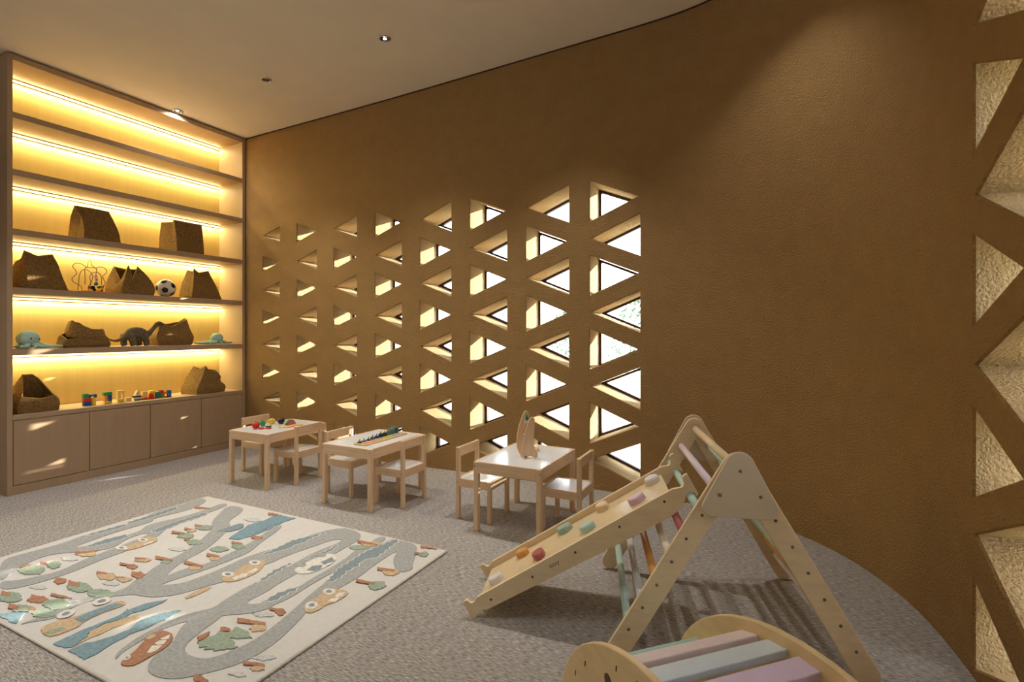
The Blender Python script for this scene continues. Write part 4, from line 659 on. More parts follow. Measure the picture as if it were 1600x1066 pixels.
def grown(P, d):
    area = sum(P[i-1][0]*P[i][1] - P[i][0]*P[i-1][1] for i in range(len(P))); sg = 1 if area > 0 else -1; o = []
    for i in range(len(P)):
        t = Vector(P[(i+1) % len(P)]) - Vector(P[i-1]); t = t.normalized() if t.length > 1e-7 else Vector((1, 0))
        o.append((P[i][0] + t.y*d*sg, P[i][1] - t.x*d*sg))
    return o
rk = 0; rrnd = random.Random(11)
for name, col, lay, poly, kids in RUGDATA:
    rk += 1; z0, z1 = LAYER[lay]; z1 += (rk % 7)*.00008
    if name == 'road': poly = chaikin(poly, 2)
    elif name in ('water', 'field'): poly = ragged(poly, .022, .0035, rrnd)
    elif name == 'verge': poly = ragged(poly, .024, .0055, rrnd, True)
    elif name in ('tree', 'sprig'): poly = ragged(poly, .014, .0055, rrnd)
    elif name in ('car', 'boat', 'bus'): poly = ragged(chaikin(poly, 1), .02, .0015, rrnd)
    o = obj(name, prism(poly, O, X, Y, Z, z0, z1), M['rug_' + col], rug)
    if name == 'verge': obj('verge_edging', prism(grown(poly, .0055), O, X, Y, Z, z0, z1 - .0005), M['rug_white'], o)
    for j, (kn, kc, kp) in enumerate(kids):
        if kn == 'tree_trunk': kp = ragged(kp, .012, .002, rrnd)
        elif kn.endswith(('_wheel', '_hub')): kp = chaikin(kp, 1)
        obj(kn, prism(kp, O, X, Y, Z, z1-.001, z1+.0010+j*.00005+(.0005 if kn.endswith('_hub') else 0)), M['rug_' + kc], o)

# ---------------------------------------------------------------- woven bags on the shelves
S = math.sin; C = math.cos
def lerp(a, b, t): return a + (b-a)*max(0, min(1, t))
def superell(a, w, d, k):
    c, s = math.cos(a), math.sin(a)
    return (w/2*math.copysign(abs(c)**k, c), d/2*math.copysign(abs(s)**k, s))
def cat(a, b, c, d, t): return .5*((2*b)+(c-a)*t+(2*a-5*b+4*c-d)*t*t+(3*b-a-3*c+d)*t**3)
def loop_pts(P, na):
    """closed outline through eight control points, corners kept fairly tight"""
    Q = []
    for i in range(8):
        p, q = P[i], P[(i+1) % 8]
        Q += [p, p.lerp(q, .16), p.lerp(q, .84)] if i % 2 == 0 else [p, p.lerp(q, .16), p.lerp(q, .84)]
    n = len(Q); o = []
    per = na//n
    for i in range(n):
        for k in range(per): o.append(cat(Q[i-1], Q[i], Q[(i+1) % n], Q[(i+2) % n], k/per))
    return o
def woven_bag(label, y, z, levels, x=UX-.132, rows=26):
    """levels: from base to rim, eight (y, x, z) points each: front left, front, front right, right, back right, back, back left, left"""
    t = thing('woven_bag', label, 'bag', (x, y, z), 0, 'soft woven jute bags on the shelves')
    NA = 72
    L = [loop_pts([Vector((p[1], p[0], p[2])) for p in lv], NA) for lv in levels]
    n = len(L)
    def at_v(j, v):
        f = v*(n-1); i = min(int(f), n-2)
        a = L[max(i-1, 0)][j]; b = L[i][j]; c = L[i+1][j]; d = L[min(i+2, n-1)][j]
        return cat(a, b, c, d, f-i)
    def ring(v, off, bm, ridge):
        cx = sum((at_v(j, v) for j in range(NA)), Vector())/NA; o = []
        pts = [at_v(j, v) for j in range(NA)]
        for j in range(NA):
            tg = pts[(j+1) % NA] - pts[j-1]; nr = Vector((tg.y, -tg.x, 0)); nr = nr.normalized() if nr.length > 1e-7 else Vector((1, 0, 0))
            if nr.dot(pts[j]-cx) < 0 and off == 0: pass
            p = pts[j] + nr*(SG*(ridge - off)); p.z = max(p.z, .0012 + (.004 if off else 0)); o.append(bm.verts.new(p))
        return o
    a0 = sum(L[0][j-1].x*L[0][j].y - L[0][j].x*L[0][j-1].y for j in range(NA)); SG = 1 if a0 > 0 else -1
    bm = B(); R = [ring(i/rows, 0, bm, .0018*(1 if i % 2 else -1) if 0 < i < rows else 0) for i in range(rows+1)]
    I = [ring(1 - .94*i/10, .006, bm, 0) for i in range(11)]
    seq = R + I
    for p, q in zip(seq, seq[1:]):
        for j in range(NA):
            k = (j+1) % NA; bm.faces.new((p[j], p[k], q[k], q[j])).smooth = True
    bm.faces.new(seq[0][::-1]); bm.faces.new(seq[-1])
    bmesh.ops.recalc_face_normals(bm, faces=bm.faces[:])
    rim = [((p.co + q.co)/2).copy() for p, q in zip(R[-1], I[0])]
    obj('body', bm, M['jute'], t)
    obj('rim', tube(rim, .0052, 6, closed=True), M['jute_in'], t)
    return t
def lv(z, FL, FM, FR, RM, BR, BM, BL, LM):
    return [(p[0], p[1], p[2] if len(p) > 2 else z) for p in (FL, FM, FR, RM, BR, BM, BL, LM)]
woven_bag('folded jute bag pinched to a ridge on the upper shelf, left', 2.440, 2.1025, [
    lv(0, (-.087, .10), (.05, .105), (.20, .10), (.205, 0), (.20, -.10), (.05, -.10), (-.12, -.10), (-.095, 0)),
    lv(.10, (-.076, .085), (.05, .088), (.190, .085), (.195, 0), (.19, -.085), (.05, -.085), (-.115, -.085), (-.078, 0)),
    lv(.20, (-.088, .055), (.03, .055), (.168, .05), (.17, 0), (.168, -.055), (.03, -.055), (-.115, -.055), (-.070, .005)),
    lv(.288, (-.112, .020), (.02, .018, .292), (.144, .016), (.147, .004), (.144, -.006), (.02, -.006, .290), (-.112, -.004), (-.100, .008, .280))])
woven_bag('upright square jute bag on the upper shelf, right', 3.215, 2.1025, [
    lv(0, (-.069, .10), (.07, .105), (.208, .10), (.215, 0), (.20, -.10), (.03, -.105), (-.135, -.10), (-.085, .02)),
    lv(.15, (-.075, .095), (.07, .100), (.204, .095), (.205, 0), (.195, -.095), (.03, -.10), (-.130, -.095), (-.075, .03)),
    lv(.31, (-.090, .085, .314), (.06, .085, .306), (.194, .082, .310), (.19, 0, .298), (.185, -.085, .292), (.03, -.09, .292), (-.120, -.085, .298), (-.078, .03, .300))])
woven_bag('wide tapering jute bag with a pointed corner at the left end of its shelf', 2.070, 1.6385, [
    lv(0, (-.10, .10), (.03, .11), (.173, .10), (.18, 0), (.16, -.10), (0, -.10), (-.13, -.10), (-.120, 0)),
    lv(.13, (-.10, .095), (.02, .10), (.133, .085), (.135, 0), (.12, -.08), (0, -.085), (-.135, -.085), (-.118, .02)),
    lv(.22, (-.102, .076), (.0, .08), (.116, .062), (.118, 0), (.105, -.06), (0, -.065), (-.115, -.065), (-.105, .02)),
    lv(.29, (-.105, .060, .308), (-.02, .056, .270), (.089, .040, .300), (.093, .01, .296), (.085, -.02, .285), (0, -.03, .255), (-.095, -.03, .235), (-.104, .025, .262))])
woven_bag('sagging jute bag with a notched rim between the wire toy and the ball', 2.738, 1.6385, [
    lv(0, (-.084, .10), (.05, .11), (.185, .10), (.195, 0), (.18, -.10), (.03, -.11), (-.125, -.10), (-.105, 0)),
    lv(.07, (-.085, .105), (.05, .115), (.195, .105), (.205, 0), (.19, -.10), (.03, -.11), (-.13, -.10), (-.110, 0, .05)),
    lv(.17, (-.055, .09), (.02, .10, .10), (.150, .085), (.16, 0), (.15, -.09), (.03, -.10), (-.10, -.10), (-.085, 0, .085)),
    lv(.26, (-.020, .070, .272), (.008, .085, .135), (.066, .065, .268), (.10, 0, .25), (.09, -.06, .25), (.02, -.09, .25), (-.060, -.10, .264), (-.050, 0, .125))])
woven_bag('jute bag with a rolled corner right of the football', 3.415, 1.6385, [
    lv(0, (-.121, .10), (.04, .11), (.205, .10), (.21, 0), (.20, -.10), (.03, -.10), (-.135, -.10), (-.105, .02)),
    lv(.13, (-.104, .095), (.03, .10), (.155, .09), (.16, 0), (.145, -.09), (.03, -.095), (-.118, -.09), (-.088, .03)),
    lv(.22, (-.092, .085), (.02, .085), (.115, .075), (.12, 0), (.11, -.07), (.02, -.075), (-.095, -.075), (-.076, .03)),
    lv(.29, (-.083, .074, .308), (-.026, .060, .268), (.085, .056, .300), (.09, 0, .285), (.08, -.05, .28), (0, -.06, .282), (-.073, -.06, .298), (-.066, .03, .280))])
woven_bag('full jute sack with a spiked rim behind the dinosaur head', 3.170, 1.1495, [
    lv(0, (-.160, .09), (0, .11), (.160, .09), (.168, 0), (.15, -.09), (0, -.11), (-.15, -.09), (-.168, 0)),
    lv(.08, (-.188, .095), (0, .115), (.180, .095), (.190, 0), (.165, -.10), (0, -.115), (-.17, -.10), (-.195, 0)),
    lv(.155, (-.150, .070), (0, .085), (.160, .070), (.168, 0), (.15, -.08), (0, -.09), (-.14, -.08), (-.158, 0)),
    lv(.22, (-.142, .060, .205), (-.02, .070, .188), (.132, .055, .262), (.145, 0, .278), (.12, -.06, .24), (0, -.07, .215), (-.12, -.06, .225), (-.150, 0, .216))], x=UX-.185)
woven_bag('slumped jute bag with its rim fallen open, bottom left on the counter', 2.035, .6265, [
    lv(0, (-.115, .09), (.02, .105), (.148, .09), (.153, 0), (.13, -.09), (0, -.10), (-.12, -.09), (-.128, 0)),
    lv(.055, (-.122, .095), (.02, .112), (.155, .095), (.160, 0), (.135, -.092), (0, -.10), (-.122, -.092), (-.135, 0)),
    lv(.11, (-.112, .09, .10), (.02, .110, .085), (.148, .088, .10), (.150, 0, .12), (.11, -.08, .17), (0, -.09, .19), (-.09, -.09, .19), (-.112, 0, .14)),
    lv(.2, (-.090, .075, .132), (.03, .096, .105), (.128, .075, .126), (.118, 0, .170), (.07, -.05, .262), (.03, -.06, .302), (-.035, -.06, .304), (-.055, 0, .225))], x=UX-.14)
woven_bag('creased jute bag with a raised ridge, right end of the counter', 3.460, .6265, [
    lv(0, (-.112, .10), (.05, .11), (.205, .09), (.21, 0), (.18, -.10), (.02, -.10), (-.15, -.10), (-.135, 0)),
    lv(.065, (-.100, .10), (.06, .115), (.212, .095), (.218, 0), (.185, -.10), (.02, -.10), (-.15, -.10), (-.130, 0)),
    lv(.12, (-.070, .09), (.05, .092), (.172, .070), (.178, 0), (.155, -.085), (0, -.09), (-.13, -.09), (-.105, 0)),
    lv(.18, (-.035, .08), (.05, .088, .165), (.175, .068, .170), (.180, 0, .175), (.15, -.07, .18), (0, -.08, .19), (-.10, -.08, .19), (-.070, 0, .19)),
    lv(.24, (.012, .062, .292), (.055, .050, .232), (.150, .040, .222), (.156, 0, .236), (.13, -.04, .24), (.04, -.06, .25), (-.048, -.06, .285), (-.028, 0, .250))], x=UX-.14)
# the collapsed bag: a low wide ring with a smaller fold lying on it
t6 = woven_bag('collapsed jute bag flopped into rings on the plush shelf', 2.395, 1.1495, [
    lv(0, (-.155, .08), (0, .10), (.165, .08), (.178, 0), (.16, -.09), (0, -.11), (-.15, -.09), (-.176, 0)),
    lv(.03, (-.180, .085), (0, .108), (.170, .085), (.182, 0), (.16, -.095), (0, -.112), (-.16, -.095), (-.190, 0)),
    lv(.065, (-.165, .075, .060), (0, .095, .075), (.160, .075, .072), (.170, 0, .085), (.15, -.085, .10), (0, -.10, .105), (-.13, -.085, .10), (-.185, 0, .085)),
    lv(.09, (-.150, .065, .066), (0, .085, .085), (.160, .065, .080), (.175, 0, .10), (.13, -.07, .12), (0, -.08, .125), (-.11, -.07, .125), (-.165, 0, .11))])
bm = B(); na, nv = 48, 14; R = []
for i in range(nv+1):
    v = i/nv; ring = []
    for j in range(na):
        a = 2*PI*j/na; yy, xx = superell(a, .245, .17, .75); b = 1 + .12*S(PI*v) - .08*v
        z = .070 + v*.085 + (.055*max(0, -yy/.12) + .020*max(0, yy/.12))*v**1.5 + .004*S(a*9) - .05*(yy/.12)*.35
        ring.append(bm.verts.new((xx*b - .01, yy*b + .015 + .01*v, z)))
    R.append(ring)
for i in range(nv):
    for j in range(na): bm.faces.new((R[i][j], R[i][(j+1) % na], R[i+1][(j+1) % na], R[i+1][j])).smooth = True
o = obj('fallen_collar', bm, M['jute'], t6)
md = o.modifiers.new('thick', 'SOLIDIFY'); md.thickness = .008; md.offset = -1
obj('collar_rim', tube([v.co if False else Vector(q) for q in [tuple(x) for x in [o.data.vertices[nv*na + j].co for j in range(na)]]], .0055, 6, closed=True), M['jute_in'], t6)

# ---------------------------------------------------------------- soft toys, ball, wire toy on the shelves
def octopus(label, y, z, r, arms, eyes, x=UX-.085, lean=0.0):
    t = thing('plush_octopus', label, 'plush toy', (x, y, z), 0)
    bm = B(); bmesh.ops.create_icosphere(bm, subdivisions=3, radius=r)
    bmesh.ops.scale(bm, vec=(1, 1.03, .94), verts=bm.verts); bmesh.ops.translate(bm, vec=(0, 0, r*1.12), verts=bm.verts)
    smooth_all(bm)
    for a, L, w in arms:
        d = Vector((C(a), S(a), 0)); s = Vector((-d.y, d.x, 0)); pts = []; rr = []
        for i in range(10):
            q = i/9; pts.append(d*(r*.35 + L*q) + s*(w*S(q*PI*1.2)) + Vector((0, 0, lerp(r*.55, .012, q*1.9) + .004)))
            rr.append(lerp(r*.34, .010, q))
        for p, q in zip(pts, rr): p.z = max(p.z, q*.9)
        add_tube(bm, pts, rr, 9)
    obj('body', bm, M['plush_teal'], t)
    for ey, ez, ex in eyes: obj('eye', sphere((ex, ey, ez), .0062, (1, 1, 1), 2), M['black'], t)
r = .072
octopus('teal plush octopus facing the room at the left shelf end', 2.000, 1.1495, r, [(.15, .085, .02), (.9, .13, -.02), (1.35, .19, .02), (1.75, .12, .0), (-.75, .07, .02), (-1.4, .06, .01), (2.5, .1, .02), (-2.5, .08, .01)],
        [(-.006, r*1.15, r*1.005), (.054, r*1.05, r*.70)], x=UX-.10)
octopus('teal plush octopus lying face down at the right shelf end', 3.610, 1.1495, .060, [(-1.0, .12, .02), (-1.35, .2, .015), (-1.75, .2, -.03), (.1, .06, .01), (1.2, .11, .01), (1.55, .16, -.02), (2.4, .1, .02), (-2.4, .12, -.02)], [(-.045, .06, -.045)], x=UX-.10)
def skin_mesh(name, verts, edges, radii, m, parent, sub=2):
    me = bpy.data.meshes.new(name); me.from_pydata(verts, edges, []); o = bpy.data.objects.new(name, me); COL.objects.link(o)
    o.modifiers.new('skin', 'SKIN'); 
    for i, r_ in enumerate(radii):
        me.skin_vertices[0].data[i].radius = (r_, r_); me.skin_vertices[0].data[i].use_root = (i == 0)
    s = o.modifiers.new('sub', 'SUBSURF'); s.levels = sub; s.render_levels = sub
    dg = bpy.context.evaluated_depsgraph_get(); m2 = bpy.data.meshes.new_from_object(o.evaluated_get(dg)); bpy.data.objects.remove(o)
    m2.materials.clear(); m2.materials.append(m)
    for p in m2.polygons: p.use_smooth = True
    q = bpy.data.objects.new(name, m2); COL.objects.link(q); q.parent = parent; return q
dn = thing('plush_dinosaur', 'dark grey long-necked plush dinosaur with its head raised', 'plush toy', (UX-.085, 2.80, 1.1515), 0)
# local y along the shelf: tail to the left, head to the right
def remeshed(name, bm, m, parent, vox=.006):
    me = bpy.data.meshes.new(name); bm.to_mesh(me); bm.free(); o = bpy.data.objects.new(name, me); COL.objects.link(o)
    r_ = o.modifiers.new('r', 'REMESH'); r_.mode = 'VOXEL'; r_.voxel_size = vox; r_.use_smooth_shade = True
    sm = o.modifiers.new('s', 'SMOOTH'); sm.iterations = 6; sm.factor = .5
    dg = bpy.context.evaluated_depsgraph_get(); m2 = bpy.data.meshes.new_from_object(o.evaluated_get(dg)); bpy.data.objects.remove(o)
    m2.materials.clear(); m2.materials.append(m)
    for p in m2.polygons: p.use_smooth = True
    q = bpy.data.objects.new(name, m2); COL.objects.link(q); q.parent = parent; return q
def spline(P, n=5):
    P = [Vector(p) for p in P]; P = [2*P[0]-P[1]] + P + [2*P[-1]-P[-2]]; o = []
    for i in range(1, len(P)-2):
        a, b, c, d = P[i-1:i+3]
        for k in range(n):
            t = k/n; o.append(.5*((2*b)+(c-a)*t+(2*a-5*b+4*c-d)*t*t+(3*b-a-3*c+d)*t**3))
    o.append(P[-2]); return o
sp = [(0, -.232, .072, .006), (0, -.205, .056, .010), (0, -.165, .052, .014), (0, -.120, .070, .020), (0, -.085, .096, .036), (0, -.045, .118, .053), (0, .010, .122, .058), (0, .060, .112, .050), (0, .095, .112, .033), (.006, .122, .140, .023), (.014, .146, .176, .019), (.022, .166, .204, .020), (.028, .186, .216, .024), (.032, .206, .208, .021), (.034, .220, .198, .013)]
PP = spline([p[:3] for p in sp]); RR = [q.x for q in spline([(p[3], 0, 0) for p in sp])]
bm = B(); add_tube(bm, PP, RR, 14)
for lx, ly, tx, ty in ((.034, -.062, .040, -.052), (-.034, -.090, -.038, -.092), (.034, .052, .038, .066), (-.034, .040, -.036, .036)):
    add_tube(bm, [(lx*.7, ly, .11), (lx, ly, .075), (tx, ty, .040), (tx+.003, ty+.003, .014), (tx+.004, ty+.006, .002)], [.034, .033, .027, .028, .024], 12)
remeshed('body', bm, M['plush_grey'], dn)
for s in (1, -1): obj('eye', sphere((.029+s*.0195, .196, .219), .004), M['black'], dn)
# football
ball = thing('football', 'white and black football on the shelf between two jute bags', 'ball', (UX-.115, 3.085, 1.6385), 0)
BR = .088
obj('cover', sphere((0, 0, BR), BR, (1, 1, 1), 4), M['ballw'], ball)
ph = (1+5**.5)/2; ic = [Vector(v).normalized() for a in (-1, 1) for b in (-ph, ph) for v in ((0, a, b), (a, b, 0), (b, 0, a))]
RB = Matrix.Rotation(.45, 3, 'Z') @ Matrix.Rotation(.25, 3, 'Y') @ Matrix.Rotation(.2, 3, 'X')
for v in ic:
    nb_ = sorted([w for w in ic if (w-v).length > .01], key=lambda w: (w-v).length)[:5]
    a0 = (nb_[0] - v*v.dot(nb_[0])).normalized(); b0 = v.cross(a0)
    nb_.sort(key=lambda w: math.atan2(w.dot(b0), w.dot(a0)))
    bm = B(); cv = Vector((0, 0, BR)); rim_ = []
    corner = [v.lerp(w, 1/3) for w in nb_]
    for i in range(5):
        for t_ in (0, .33, .67): rim_.append(corner[i].lerp(corner[(i+1) % 5], t_).normalized())
    c0 = bm.verts.new(cv + RB @ v*(BR+.0012)); mid = [bm.verts.new(cv + RB @ ((w+v)/2).normalized()*(BR+.0012)) for w in rim_]
    o1 = [bm.verts.new(cv + RB @ w*(BR+.0010)) for w in rim_]; o2 = [bm.verts.new(cv + RB @ w*(BR-.001)) for w in rim_]
    for i in range(15):
        q = (i+1) % 15
        bm.faces.new((c0, mid[i], mid[q])).smooth = True; bm.faces.new((mid[i], o1[i], o1[q], mid[q])).smooth = True; bm.faces.new((o1[i], o2[i], o2[q], o1[q]))
    obj('pentagon_patch', bm, M['black'], ball)
# bead maze
wt = thing('bead_maze', 'bent wire bead toy with coloured beads beside the sagging bag', 'toy', (UX-.10, 2.425, 1.6385), 0)
def px(u_, v_): return (u_-455)/914*.328*.99, (960-v_)/1066*.388                 # crop of the photo to metres along the shelf and up
obj('base', lohi((-.045, -.075, 0), (.045, .105, .012), .003), M['t_orange2'], wt)
def wire(pts, x, r_=.0030):
    P_ = [Vector((x, *px(a, b))) for a, b in pts]
    for q in P_: q.z = max(q.z, .010)
    Q_ = []
    P2 = [2*P_[0]-P_[1]] + P_ + [2*P_[-1]-P_[-2]]
    for i in range(1, len(P2)-2):
        a, b, c, d = P2[i-1:i+3]
        for k_ in range(5):
            t_ = k_/5; Q_.append(.5*((2*b)+(c-a)*t_+(2*a-5*b+4*c-d)*t_*t_+(3*b-a-3*c+d)*t_**3))
    Q_.append(P_[-1]); obj('wire', tube(Q_, r_, 6), M['wire'], wt)
wire([(300, 940), (290, 850), (210, 780), (120, 730), (95, 650), (140, 590), (190, 530), (160, 440), (110, 370), (150, 290), (240, 265), (320, 300), (385, 345), (415, 330), (430, 220), (460, 170), (490, 210), (505, 290), (545, 320), (580, 350), (620, 340), (690, 305), (780, 330), (830, 410), (780, 490), (740, 550), (780, 640), (800, 700), (760, 800), (740, 940)], 0.0)
wire([(180, 950), (195, 750), (215, 560), (260, 450), (340, 415), (420, 450), (480, 530), (490, 600), (465, 700), (400, 830), (400, 950)], .028)
wire([(510, 950), (510, 700), (490, 570), (540, 480), (620, 445), (690, 470), (740, 560), (745, 750), (750, 950)], -.022)
wire([(345, 770), (350, 640), (345, 500), (340, 420), (370, 360), (450, 358), (580, 358), (590, 440), (570, 560), (560, 700), (520, 950)], .012)
for (u_, v_), c, r_, x in [((570, 560), 'pinkp', .0155, .012), ((590, 635), 't_orange2', .0125, .012), ((580, 680), 't_whitew', .012, .012), ((580, 745), 't_tealb', .017, .014), ((500, 840), 'black', .019, .016), ((455, 840), 't_red', .017, .014), ((540, 900), 'black', .014, .014), ((670, 815), 't_green', .015, -.004), ((750, 790), 't_orange2', .012, -.012), ((640, 890), 't_yellow', .015, .0), ((720, 930), 't_red', .011, .0)]:
    yy, zz = px(u_, v_); obj('bead', sphere((x, yy, max(zz, .012 + r_)), r_), M[c], wt)

# ---------------------------------------------------------------- building blocks along the counter
CZ = .6265; BX = UX-.115
blk_n = [0]
def blk(kind, y0, y1, z0, z1, c, label, dx=0.0, dep=.034):
    w, hh = y1-y0, z1-z0
    if kind == 'box': bm = lohi((-dep/2, -w/2, 0), (dep/2, w/2, hh), .0012)
    else:
        if kind == 'tri': poly = [(-w/2, 0), (w/2, 0), (w*.06, hh), (-w*.06, hh)]
        elif kind == 'ramp': poly = [(-w/2, 0), (w/2, 0), (w*.14, hh), (-w*.30, hh)]
        elif kind == 'frame':
            e = w*.22; poly = [(-w/2, 0), (-w/2+e, 0), (-w/2+e, hh-e), (w/2-e, hh-e), (w/2-e, 0), (w/2, 0), (w/2, hh), (-w/2, hh)]
        elif kind == 'arch':
            r_ = min(w*.30, hh*.7); poly = [(-w/2, 0), (-r_, 0)] + [(-r_*C(PI*k_/8), r_*S(PI*k_/8)) for k_ in range(1, 8)] + [(r_, 0), (w/2, 0), (w/2, hh), (-w/2, hh)]
        bm = prism(poly, O, Y, Z, X, -dep/2, dep/2)
    o = obj('toy_block', bm, M['t_' + c], None, (BX+dx, (y0+y1)/2, CZ+z0)); tag(o, label, 'block', 'wooden toy blocks on the counter')
blk('box', 2.385, 2.440, 0, .036, 'blue', 'blue brick at the bottom left of the first block tower')
blk('box', 2.385, 2.440, .0362, .068, 'red', 'red brick in the middle of the first block tower')
blk('box', 2.450, 2.476, 0, .068, 'yellow', 'yellow upright holding the right of the first block tower')
blk('arch', 2.422, 2.482, .0682, .098, 'blue', 'dark blue arch on top of the first block tower', 0)
blk('box', 2.383, 2.4205, .0682, .108, 'green', 'green brick topping the left of the first tower')
blk('box', 2.540, 2.602, 0, .020, 'yellow', 'flat yellow block under the second gateway')
blk('box', 2.546, 2.562, .0202, .076, 'orange2', 'orange post at the left of the second gateway')
blk('box', 2.578, 2.602, .0202, .076, 'blue', 'blue post at the right of the second gateway')
blk('box', 2.536, 2.604, .0762, .105, 'green', 'green beam across the second gateway')
blk('box', 2.650, 2.704, 0, .030, 'yellow', 'yellow block under the bare wooden frame')
blk('frame', 2.650, 2.704, .0302, .110, 'natural', 'tall bare wooden frame block, third from left')
blk('box', 2.722, 2.764, 0, .036, 'natural', 'small pale block standing alone by the frame')
blk('box', 2.800, 2.842, 0, .016, 'green', 'flat green block under the striped stack')
blk('box', 2.790, 2.850, .0162, .028, 'whitew', 'white plank in the striped stack')
blk('box', 2.784, 2.852, .0282, .044, 'navy', 'navy plank in the striped stack')
blk('box', 2.796, 2.842, .0442, .058, 'whitew', 'upper white block of the striped stack')
blk('tri', 2.800, 2.838, .0582, .096, 'natural', 'pale pointed block on top of the striped stack')
blk('box', 2.858, 2.908, 0, .014, 'red', 'flat red block under the pale arch')
blk('arch', 2.864, 2.906, .0142, .076, 'natural', 'pale arched block on the red one')
blk('ramp', 2.914, 2.958, 0, .056, 'red', 'red sloping block right of the pale arch', .02)
blk('box', 2.938, 2.984, 0, .078, 'yellow', 'yellow block behind the red sloping one', -.022)
blk('box', 2.988, 3.020, 0, .062, 'tealb', 'teal upright block right of the yellow one')
blk('box', 3.024, 3.052, 0, .036, 'green', 'green block under the red square')
blk('box', 3.0235, 3.054, .0362, .076, 'red', 'red square block on the green one')
blk('box', 3.060, 3.084, 0, .062, 'orange2', 'orange upright block near the right end of the row')
blk('box', 3.096, 3.128, 0, .068, 'blue', 'blue block at the right end of the row')

# ---------------------------------------------------------------- toy fruit on the first table
TZ = .4478
def fruit(name, bmf, m, label, x, y, cat='toy food', z=TZ, rz=0):
    o = obj(name, bmf, M[m], None, (x, y, z), (0, 0, rz)); return tag(o, label, cat)
tm = fruit('toy_tomato', sphere((0, 0, .030), .031, (1, 1, .95), 3), 't_red', 'round red toy tomato at the left of the fruit', -3.945, 2.985)
obj('stalk', tube([(0, 0, .058), (.004, 0, .068)], .003, 6), M['t_green'], tm)
gp = fruit('toy_pepper', smooth_all(lathe([(0, 0), (.020, .002), (.028, .020), (.024, .040), (.010, .048), (0, .044)], 18)), 't_green', 'green toy pepper behind the tomato', -4.005, 3.095)
obj('stalk', tube([(0, 0, .044), (.004, .003, .058)], .004, 6), M['t_green'], gp)
fruit('toy_lemon', sphere((0, 0, .026), .026, (1.0, 1.32, .98), 3), 't_yellow', 'yellow toy lemon beside the dark aubergine', -4.020, 3.205)
au = fruit('toy_aubergine', sphere((0, 0, .029), .030, (.95, 1.1, .96), 3), 'aubergine', 'dark round toy aubergine right of the lemon', -3.945, 3.245)
lm = fruit('toy_lime_half', smooth_all(lathe([(0, 0), (.018, .003), (.027, .016), (.027, .020), (0, .0205)], 20)), 't_green', 'halved lime with its pale cut face, in front of the pepper', -3.890, 3.070)
obj('cut_face', lathe([(0, .0215), (.0255, .0210), (.0262, .0195)], 20), M['lime'], lm)
for dx, dy, lb in ((-3.895, 3.003, 'thin red toy slice left of the other slice'), (-3.860, 3.042, 'thin red toy slice in front of the halved lime')):
    fruit('toy_tomato_slice', lathe([(0, 0), (.024, 0), (.025, .003), (.024, .008), (0, .009)], 18), 't_red', lb, dx, dy)
fruit('toy_garlic', smooth_all(lathe([(0, 0), (.014, .002), (.018, .012), (.010, .022), (.003, .032), (0, .033)], 14)), 't_whitew', 'small white toy garlic between tomato and pepper', -3.975, 3.040)
kn = thing('toy_knife', 'white toy knife lying at the table edge', 'toy food', (-3.775, 3.095, TZ), .3)
obj('blade', lohi((-.009, -.045, .0002), (.009, .02, .004), .001), M['white'], kn); obj('handle', lohi((-.007, .02, .0002), (.007, .065, .009), .002), M['t_whitew'], kn)
fruit('toy_cutting_board', lohi((-.055, -.085, 0), (.055, .085, .010), .003), 't_natural', 'pale wooden toy cutting board under the melon', -3.785, 3.215)
wm = fruit('toy_melon', prism([(-.045, 0), (.045, 0)] + [(.045*C(PI*k_/12), .045*S(PI*k_/12)) for k_ in range(1, 12)], O, Y, Z, X, -.014, .014), 'rind', 'half-round watermelon slice standing on the cutting board', -3.800, 3.222, z=TZ+.0102)
obj('flesh', prism([(-.038, .0), (.038, .0)] + [(.038*C(PI*k_/12), .038*S(PI*k_/12)) for k_ in range(1, 12)], O, Y, Z, X, -.0152, .0152), M['melon'], wm)

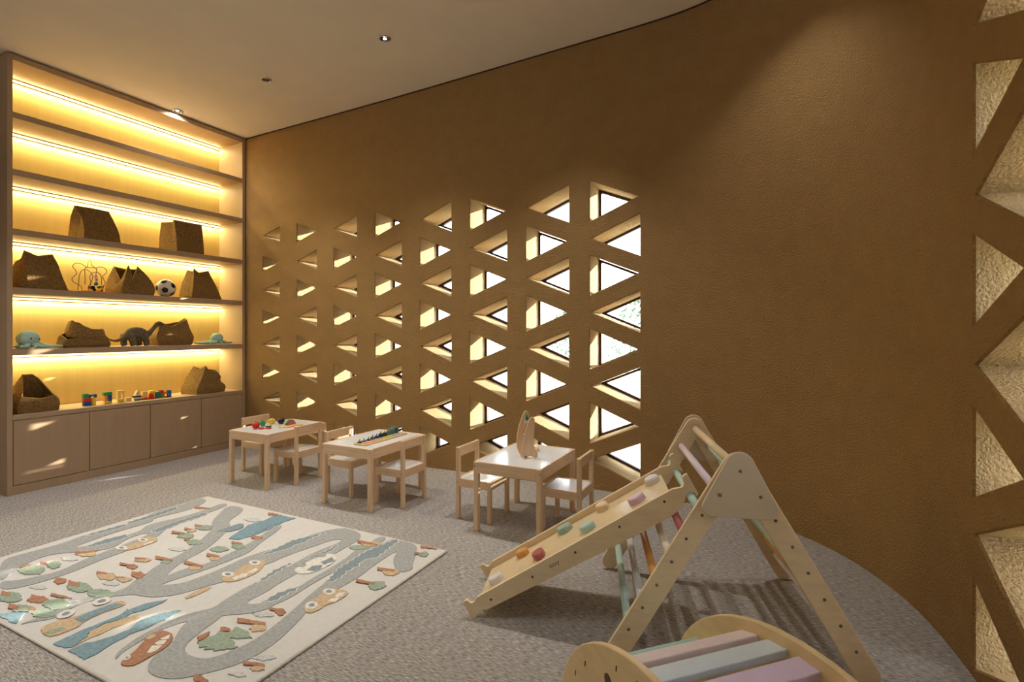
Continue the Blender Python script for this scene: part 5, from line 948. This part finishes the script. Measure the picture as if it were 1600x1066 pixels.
# ---------------------------------------------------------------- counting board on the middle table
cb = thing('counting_board', 'long wooden counting board with ring stacks and number plates', 'toy', (-2.680, 3.130, TZ), 0.0)
obj('board', lohi((-.058, -.245, 0), (.058, .245, .012), .003), M['t_natural'], cb)
seqc = ['ring_dark', 'ring_grey', 'ring_dark', 'ring_grey', 't_blue', 'ring_dark', 'ring_dark', 'ring_teal', 'ring_teal', 'ring_grey']
for k_ in range(10):
    y = -.215 + k_*.047; n_ = [1, 1, 1, 2, 2, 3, 3, 4, 5, 5][k_]
    obj('peg', tube([(-.026, y, .011), (-.026, y, .012 + n_*.0095 + .016)], [.004, .0034], 8), M[seqc[k_] if k_ != 6 else 't_red'], cb)
    for r_ in range(n_): obj('ring', lathe([(.0055, .0122 + r_*.0095), (.0175, .0126 + r_*.0095), (.0190, .0165 + r_*.0095), (.0175, .0208 + r_*.0095), (.0055, .0212 + r_*.0095)], 14, (-.026, y, 0)), M[seqc[k_]], cb)
    obj('number_plate', lohi((.008, y-.016, .0115), (.046, y+.016, .0155), .002), M[['peg_pink', 'peg_pink', 'peg_pink', 'peg_pink', 'peg_green', 'peg_green', 'peg_green', 'peg_blue', 'peg_blue', 'peg_blue'][k_]], cb)

# ---------------------------------------------------------------- standing wooden toy on the third table
wtoy = thing('standing_wooden_toy', 'tall curved plywood toy standing on the table by the climbing frame', 'toy', (-1.418, 3.080, TZ), math.radians(26.3) + .25)
def tp(u_, v_): return ((u_-440)/10.66/238, (945-v_)/10.66/238)
FRONT = [tp(*p) for p in [(385, 930), (372, 800), (385, 650), (430, 450), (490, 290), (515, 258), (545, 248), (572, 265), (585, 300), (585, 400), (572, 600), (568, 700), (600, 800), (640, 870), (638, 915), (610, 936), (570, 934), (530, 905), (480, 905), (440, 945)]]
BACK = [tp(*p) for p in [(340, 860), (302, 770), (305, 600), (340, 420), (400, 260), (440, 175), (470, 158), (500, 175), (525, 240), (500, 300), (440, 450), (400, 650), (395, 800), (420, 945), (385, 945)]]
obj('panel', prism(FRONT, O, X, Z, Y, -.006, .006), M['pine_z'], wtoy)
obj('panel', prism(BACK, (.004, 0, 0), X, Z, Y, .050, .062), M['pine_z'], wtoy)
for a, b in ((430, 560), (470, 800), (520, 420)):
    x_, z_ = tp(a, b); obj('dowel', tube([(x_, .006, z_), (x_, .050, z_)], .005, 8), M['pine_y'], wtoy)
for (a, b), c, q in (((470, 235), 't_green', .022), ((475, 285), 't_blue', .026), ((465, 335), 't_whitew', .030)):
    x_, z_ = tp(a, b); obj('bead', sphere((x_, q, z_), .011), M[c], wtoy)
x_, z_ = tp(425, 912); obj('bolt', tube([(x_, -.006, z_), (x_, -.011, z_)], .007, 12), M['bolt'], wtoy)
pg = obj('wooden_peg', lathe([(0, 0), (.014, .001), (.015, .010), (.010, .030), (0, .033)], 14), M['pine_z'], None, (-1.435, 3.310, TZ)); tag(pg, 'small wooden peg lying behind the standing toy', 'toy')
